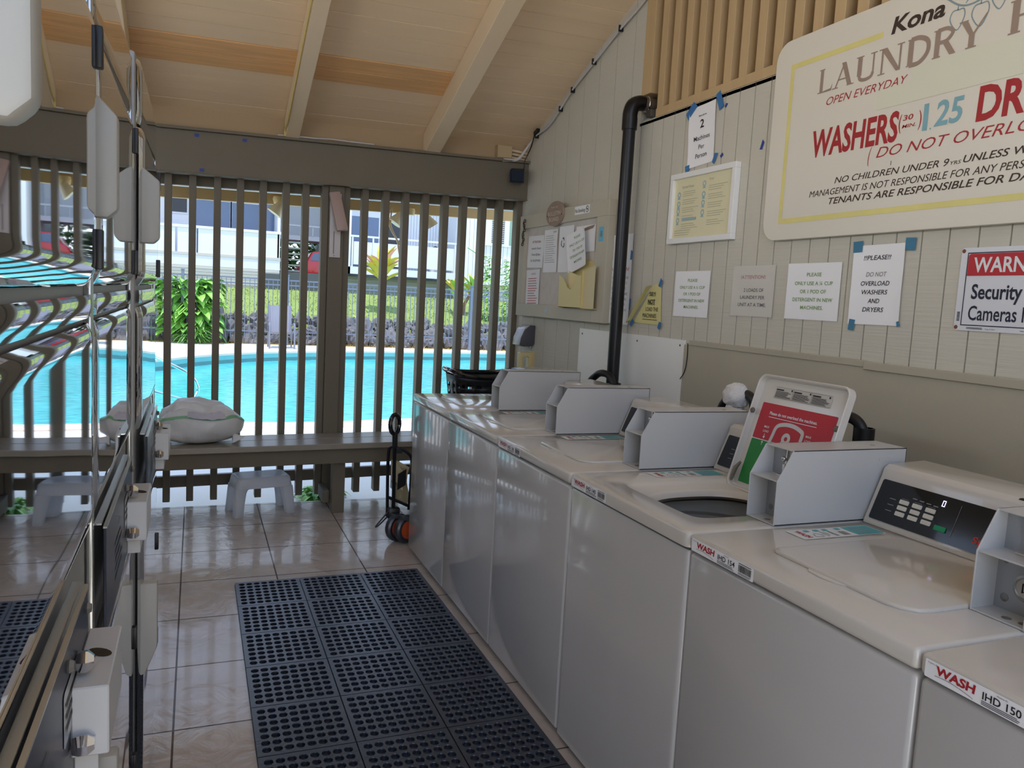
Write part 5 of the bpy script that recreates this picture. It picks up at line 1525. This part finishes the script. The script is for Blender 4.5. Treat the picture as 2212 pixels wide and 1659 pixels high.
MB().tube([(2.15, 5.415, 2.37), (2.145, 5.40, 2.40), (2.135, 5.37, 2.385)], .010, 8).build('arm', MDV, dv)
MB().tube(catmull([(2.16, 5.38, 2.36), (2.185, 5.38, 2.40), (2.19, 5.385, 2.46), (2.205, 5.37, 2.51), (2.212, 5.33, 2.56), (2.21, 5.28, 2.63)], 5), .004, 6).build('cord', MBLK, dv)
pfx = thing('post_fixture', 'long pinkish-brown cover tilted over a pale slotted plate on the thick post', 'fixture', (.872, 5.45, 1.9))
MB().box(.832, 5.462, 1.685, .906, 5.474, 2.112).build('plate', M('plate_pale', (198, 190, 188), .4, metal=.2), pfx, smooth=False, bev=.002)
MB().box(.858, 5.4605, 1.71, .864, 5.4622, 1.86).box(.861, 5.4605, 1.695, .868, 5.4622, 1.70).build('slot', M('slot_grey', (120, 116, 120), .5), pfx, smooth=False)
cvr = MB(); A = Vector((.856, 5.455, 2.118)); B_ = Vector((.905, 5.385, 1.862))
dz = (A - B_).normalized(); sxv = Vector((1, 0, 0)); sxv = (sxv - dz * sxv.dot(dz)).normalized(); nv = dz.cross(sxv)
ctr = (A + B_) / 2
cvr.obox(ctr, (sxv, nv, dz), (.037, .014, (A - B_).length / 2))
cvr.build('cover', M('cover_pinkbrown', (176, 152, 144), .45, var=(8, .06)), pfx, bev=.007)

# ================================================================== THINGS ON THE FLOOR AND BENCH
# step stool
st = thing('step_stool', 'low translucent white plastic step stool on the tiles in front of the bench', 'stool', (.40, 5.285, 0))
MST = M('stool_plastic', (246, 247, 249), .28, spec=.5, sub=.0)
n = MST.node_tree; tr = n.nodes.new('ShaderNodeBsdfTranslucent'); tr.inputs[0].default_value = L3((240, 242, 246)); mxs = n.nodes.new('ShaderNodeMixShader'); mxs.inputs[0].default_value = .6
n.links.new(n.nodes['Principled BSDF'].outputs[0], mxs.inputs[1]); n.links.new(tr.outputs[0], mxs.inputs[2]); n.links.new(mxs.outputs[0], n.nodes['Material Output'].inputs[0])
ca, sa = math.cos(.185), math.sin(.185)
Fs = lambda p: (.405 + p[0] * ca - p[1] * sa, 5.282 + p[0] * sa + p[1] * ca, p[2])
mb = MB()
lp = []
for hx, hy, z in ((.150, .088, .249), (.160, .098, .247), (.170, .106, .236), (.178, .112, .195), (.181, .115, .178), (.175, .109, .178), (.165, .100, .225), (.05, .03, .236)):
    lp.append([Fs((p[0], p[1], z)) for p in rrect(-hx, -hy, hx, hy, min(.035, hy * .6), 5)])
n_ = len(lp[0]); loop_bridge(mb, lp)
mb.f.append(list(range(n_))); mb.mi.append(0); mb.f.append([7 * n_ + i for i in range(n_)][::-1]); mb.mi.append(0)
mb.build('top', MST, st)
for sx_ in (-1, 1):
    for sy_2 in (-1, 1):
        lg = MB(); L_ = []
        for z, cx, cyy, hx, hy in ((.180, .142, .082, .040, .034), (.15, .150, .086, .036, .032), (.08, .158, .092, .033, .030), (0.0, .166, .098, .032, .030)):
            L_.append([Fs((sx_ * cx + p[0], sy_2 * cyy + p[1], z)) for p in rrect(-hx, -hy, hx, hy, .020, 4)])
        loop_bridge(lg, L_); q = len(L_[0])
        lg.f.append(list(range(q))); lg.mi.append(0); lg.f.append([3 * q + i for i in range(q)][::-1]); lg.mi.append(0)
        # rounded gusset to the rim
        for (dx, dy) in ((-sx_, 0), (0, -sy_2)):
            e = .115 if dx else .083
            G = [Vector((sx_ * (.145 if dx else .17), sy_2 * (.107 if dx else .085), .182)), Vector((sx_ * (.152 if dx else .172), sy_2 * (.110 if dx else .09), .135)), Vector((sx_ * (.12 if dx else .171), sy_2 * (.108 if dx else .060), .165)), Vector((sx_ * (.085 if dx else .17), sy_2 * (.107 if dx else .035), .182))]
            th = Vector((0, -sy_2 * .005, 0)) if dx else Vector((-sx_ * .005, 0, 0))
            lg.add([Fs(v) for v in G] + [Fs(v + th) for v in G], [(0, 1, 2, 3), (7, 6, 5, 4), (0, 4, 5, 1), (1, 5, 6, 2), (2, 6, 7, 3), (3, 7, 4, 0)])
        lg.build('leg', MST, st)

# laundry bags
MBAG = M('bag_white_plastic', (226, 226, 226), .32, spec=.6, bump=(11, 1.0, (1, 1, .6)))
b1 = thing('laundry_bag', 'full white plastic laundry bag with green drawstring band, lying on the bench', 'bag', (.05, 5.27, .465))
BZ = .464 + TL * .7 * .25


def bagpt(th, v):
    ph = PI * v
    c, s_ = math.cos(ph), math.sin(ph)
    r = abs(s_) ** .62
    z = .5 - .5 * math.copysign(abs(c) ** .85, c)
    ct, st_ = math.cos(th), math.sin(th)
    k = 1 + .20 * noise.noise(Vector((ct * 1.1 + 4, st_ * 1.1, z * 1.6))) + .05 * noise.noise(Vector((ct * 3.2, st_ * 3.2, z * 4)))
    k += .018 * math.sin(11 * th + 6 * noise.noise(Vector((ct, st_, z * 2)))) * z
    x = .030 + .235 * r * k * ct + .03 * z * ct
    y = 5.272 + .150 * r * k * st_
    hgt = .225 + .045 * noise.noise(Vector((ct * 1.3 * r + 2, st_ * 1.3 * r, 7))) - .05 * max(0, -ct * r - .3)
    return Vector((x, y, BZ + hgt * z))


MB().grid(lambda u, v: tuple(bagpt(2 * PI * u, v)), 72, 36).build('body', MBAG, b1, ang=70)


def bag_band(t0, t1, vf, wd, nm):
    def fn(u, v):
        th = t0 + (t1 - t0) * u
        vv = vf(u) + wd * (v - .5)
        q = bagpt(th, vv)
        o_ = Vector((.03, 5.272, BZ + .10))
        return tuple(q + (q - o_).normalized() * .0035)
    MB().grid(fn, 48, 4).build(nm, bpy.data.materials.get('drawstring_green') or M('drawstring_green', (138, 196, 150), .4), b1, ang=70)


bag_band(PI * 1.02, PI * 1.98, lambda u: .56 + .10 * math.sin(PI * u) + .03 * math.sin(9 * u), .045, 'drawstring')
bag_band(PI * .55, PI * 1.30, lambda u: .70 - .10 * (u - .4), .04, 'drawstring')
MB().grid(lambda u, v: tuple(bagpt(PI * (1.40 + .30 * u), .64 + .14 * v) + Vector((0, -.010 - .012 * math.sin(PI * u), .010 * math.sin(PI * v) + .010 * noise.noise(Vector((u * 7, v * 6, 3)))))), 22, 14).build('cloth', M('cloth_grey_lilac', (206, 202, 214), .8), b1, ang=70)
MB().grid(lambda u, v: (.225 + .075 * u, 5.17 + .10 * v * (1 - u), BZ + .008 + .055 * math.sin(PI * v) * (1 - u) + .04 * u), 10, 10).build('knot_end', MBAG, b1)
MB().blob((-.005, 5.285, BZ + .165), (.190, .120, .115), 40, 20, .22, 2.2, 3.7).build('open_mouth', MBAG, b1, ang=70)
b2 = MB().grid(lambda u, v: (lambda th, r, k: (-.285 + .165 * r * k * math.cos(th), 5.285 + .15 * r * k * math.sin(th), BZ - .003 + .165 * v))(2 * PI * u, math.sqrt(max(.0, 1 - (v * 1.0) ** 4)) * (.85 + .15 * min(1, v * 6)), 1 + .05 * noise.noise(Vector((math.cos(2 * PI * u) * 2, math.sin(2 * PI * u) * 2, v * 3 + 9)))), 40, 16).build('laundry_bag', MBAG)
tag(b2, 'smaller white laundry bag half hidden behind the dryers, left of the green-banded bag', 'bag')

# black laundry basket
bk_ = thing('laundry_basket', 'black plastic laundry basket with round holes behind the farthest washer', 'basket', (1.93, 5.255, .475))
def bpt(th, v):
    e = .55
    c, s_ = math.cos(th), math.sin(th)
    rx, ry = .215 + .055 * v, .155 + .045 * v
    return (1.925 + rx * math.copysign(abs(c) ** e, c), 5.262 + ry * math.copysign(abs(s_) ** e, s_), .482 + .44 * v)
NU, NV = 44, 16
bm_ = MB(); vs = [bpt(2 * PI * i / NU, j / NV) for j in range(NV + 1) for i in range(NU)]
fs = []
for j in range(NV):
    for i in range(NU):
        if 2 <= j < NV - 2 and j % 2 == 1 and i % 2 == 1: continue
        i2 = (i + 1) % NU
        fs.append((j * NU + i, j * NU + i2, (j + 1) * NU + i2, (j + 1) * NU + i))
fs.append(tuple(range(NU)))
bm_.add(vs, fs); bo = bm_.build('body', MBLK, bk_)
md = bo.modifiers.new('thickness', 'SOLIDIFY'); md.thickness = .004
MGB = M('gloss_black', (18, 20, 26), .15, coat=.5)
rim = []
for i in range(56):
    th = 2 * PI * i / 56; p = Vector(bpt(th, 1.0))
    dip = -.035 * (math.sin(th) ** 2)
    p.z += .035 + dip; p.x += .012 * math.cos(th); rim.append(p)
MB().tube(rim, .017, 10, True).build('rim', MGB, bk_)
for sx_ in (-1, 1):
    MB().tube(catmull([(1.925 + sx_ * .255, 5.262 - .12, .935), (1.925 + sx_ * .285, 5.262 - .06, .962), (1.925 + sx_ * .29, 5.262 + .06, .962), (1.925 + sx_ * .255, 5.262 + .12, .935)], 5), .013, 10).build('handle', MGB, bk_)

# folded wagon
wg = thing('folding_wagon', 'folded black wagon with beige cloth standing at the far end of the washers', 'wagon', (1.17, 4.50, 0))
MTUBE = M('wagon_tube', (22, 24, 32), .3, metal=.3)
MB().tube([(1.105, 4.50, .16), (1.098, 4.50, .62)], .011, 10).build('pole', MTUBE, wg)
MB().tube([(1.100, 4.50, .565), (1.098, 4.50, .645)], .016, 10).build('grip_stem', MBLK, wg)
MB().tube([(1.095 + .030 * math.cos(a), 4.50 + .014 * math.cos(a), .70 + .058 * math.sin(a)) for a in [2 * PI * k / 24 for k in range(24)]], .013, 10, True).build('handle_grip', MGLOSSB, wg)
MB().tube(catmull([(1.075, 4.52, .14), (1.07, 4.53, .40), (1.072, 4.53, .53), (1.082, 4.525, .555), (1.10, 4.51, .56), (1.165, 4.50, .535), (1.205, 4.50, .49), (1.21, 4.50, .40), (1.20, 4.50, .18)], 5), .010, 8).build('frame', MTUBE, wg)
MB().tube([(1.08, 4.52, .255), (1.20, 4.50, .20)], .009, 8).build('cross_bar', MTUBE, wg)
MB().obox((1.12, 4.508, .54), ((1, 0, 0), (0, 1, 0), (0, 0, 1)), (.026, .014, .014)).build('clamp', MBLK, wg)
MBEI = M('wagon_cloth', (196, 182, 146), .85, bump=(10, .5))
MB().grid(lambda u, v: (1.10 + .098 * u + .008 * math.sin(v * 7), 4.535 + .05 * math.sin(PI * u) + .02 * noise.noise(Vector((u * 4, v * 5, 2))), .20 + .28 * v - .05 * u * v), 14, 18).build('cloth', MBEI, wg)
MB().grid(lambda u, v: (1.085 + .075 * u, 4.505 + .02 * v, .36 + .12 * v - .05 * u + .015 * math.sin(u * 5)), 8, 8).build('cloth_flap', MBEI, wg)
MB().grid(lambda u, v: (1.125 + .05 * u, 4.505 - .01 * v, .30 + .10 * v + .03 * u), 4, 4).build('strap', MBLK, wg)
MB().obox((1.105, 4.49, .165), ((1, 0, 0), (0, 1, 0), (0, 0, 1)), (.034, .025, .035)).build('hinge_block', MBLK, wg, bev=.006)
MB().obox((1.15, 4.48, .125), ((1, -.4, -.3), (.4, 1, 0), (.3, 0, 1)), (.055, .022, .02)).build('axle_block', MBLK, wg, bev=.006)
for i, (cx, cyy) in enumerate(((1.128, 4.47), (1.172, 4.425))):
    ax = Vector((.42, -.90, 0)).normalized()
    wh = MB().lathe([(.030, -.020), (.072, -.022), (.083, -.014), (.085, 0), (.083, .014), (.072, .022), (.030, .020)], (cx, cyy, .0855), ax, 30).build('wheel', MRUBB, wg)
    MB().lathe([(.056, .0215), (.056, .026), (.040, .020), (.018, .024), (.0, .026)], (cx, cyy, .0855), ax, 24).build('hub', M('hub_orange', (206, 84, 40), .4) if i == 0 else bpy.data.materials['hub_orange'], wh)
    MB().obox(Vector((cx - .015, cyy - .02, .155)), ((.42, -.9, 0), (.9, .42, -.4), (0, 0, 1)), (.02, .026, .012)).build('brake_lever', M('brake_grey', (96, 98, 104), .35, metal=.5) if i == 0 else bpy.data.materials['brake_grey'], wg, bev=.003)
MB().tube(catmull([(1.09, 4.49, .20), (1.05, 4.49, .15), (1.00, 4.49, .09), (1.02, 4.485, .10), (1.07, 4.485, .15), (1.09, 4.48, .17)], 6), .0045, 6).build('cord', MBLK, wg)
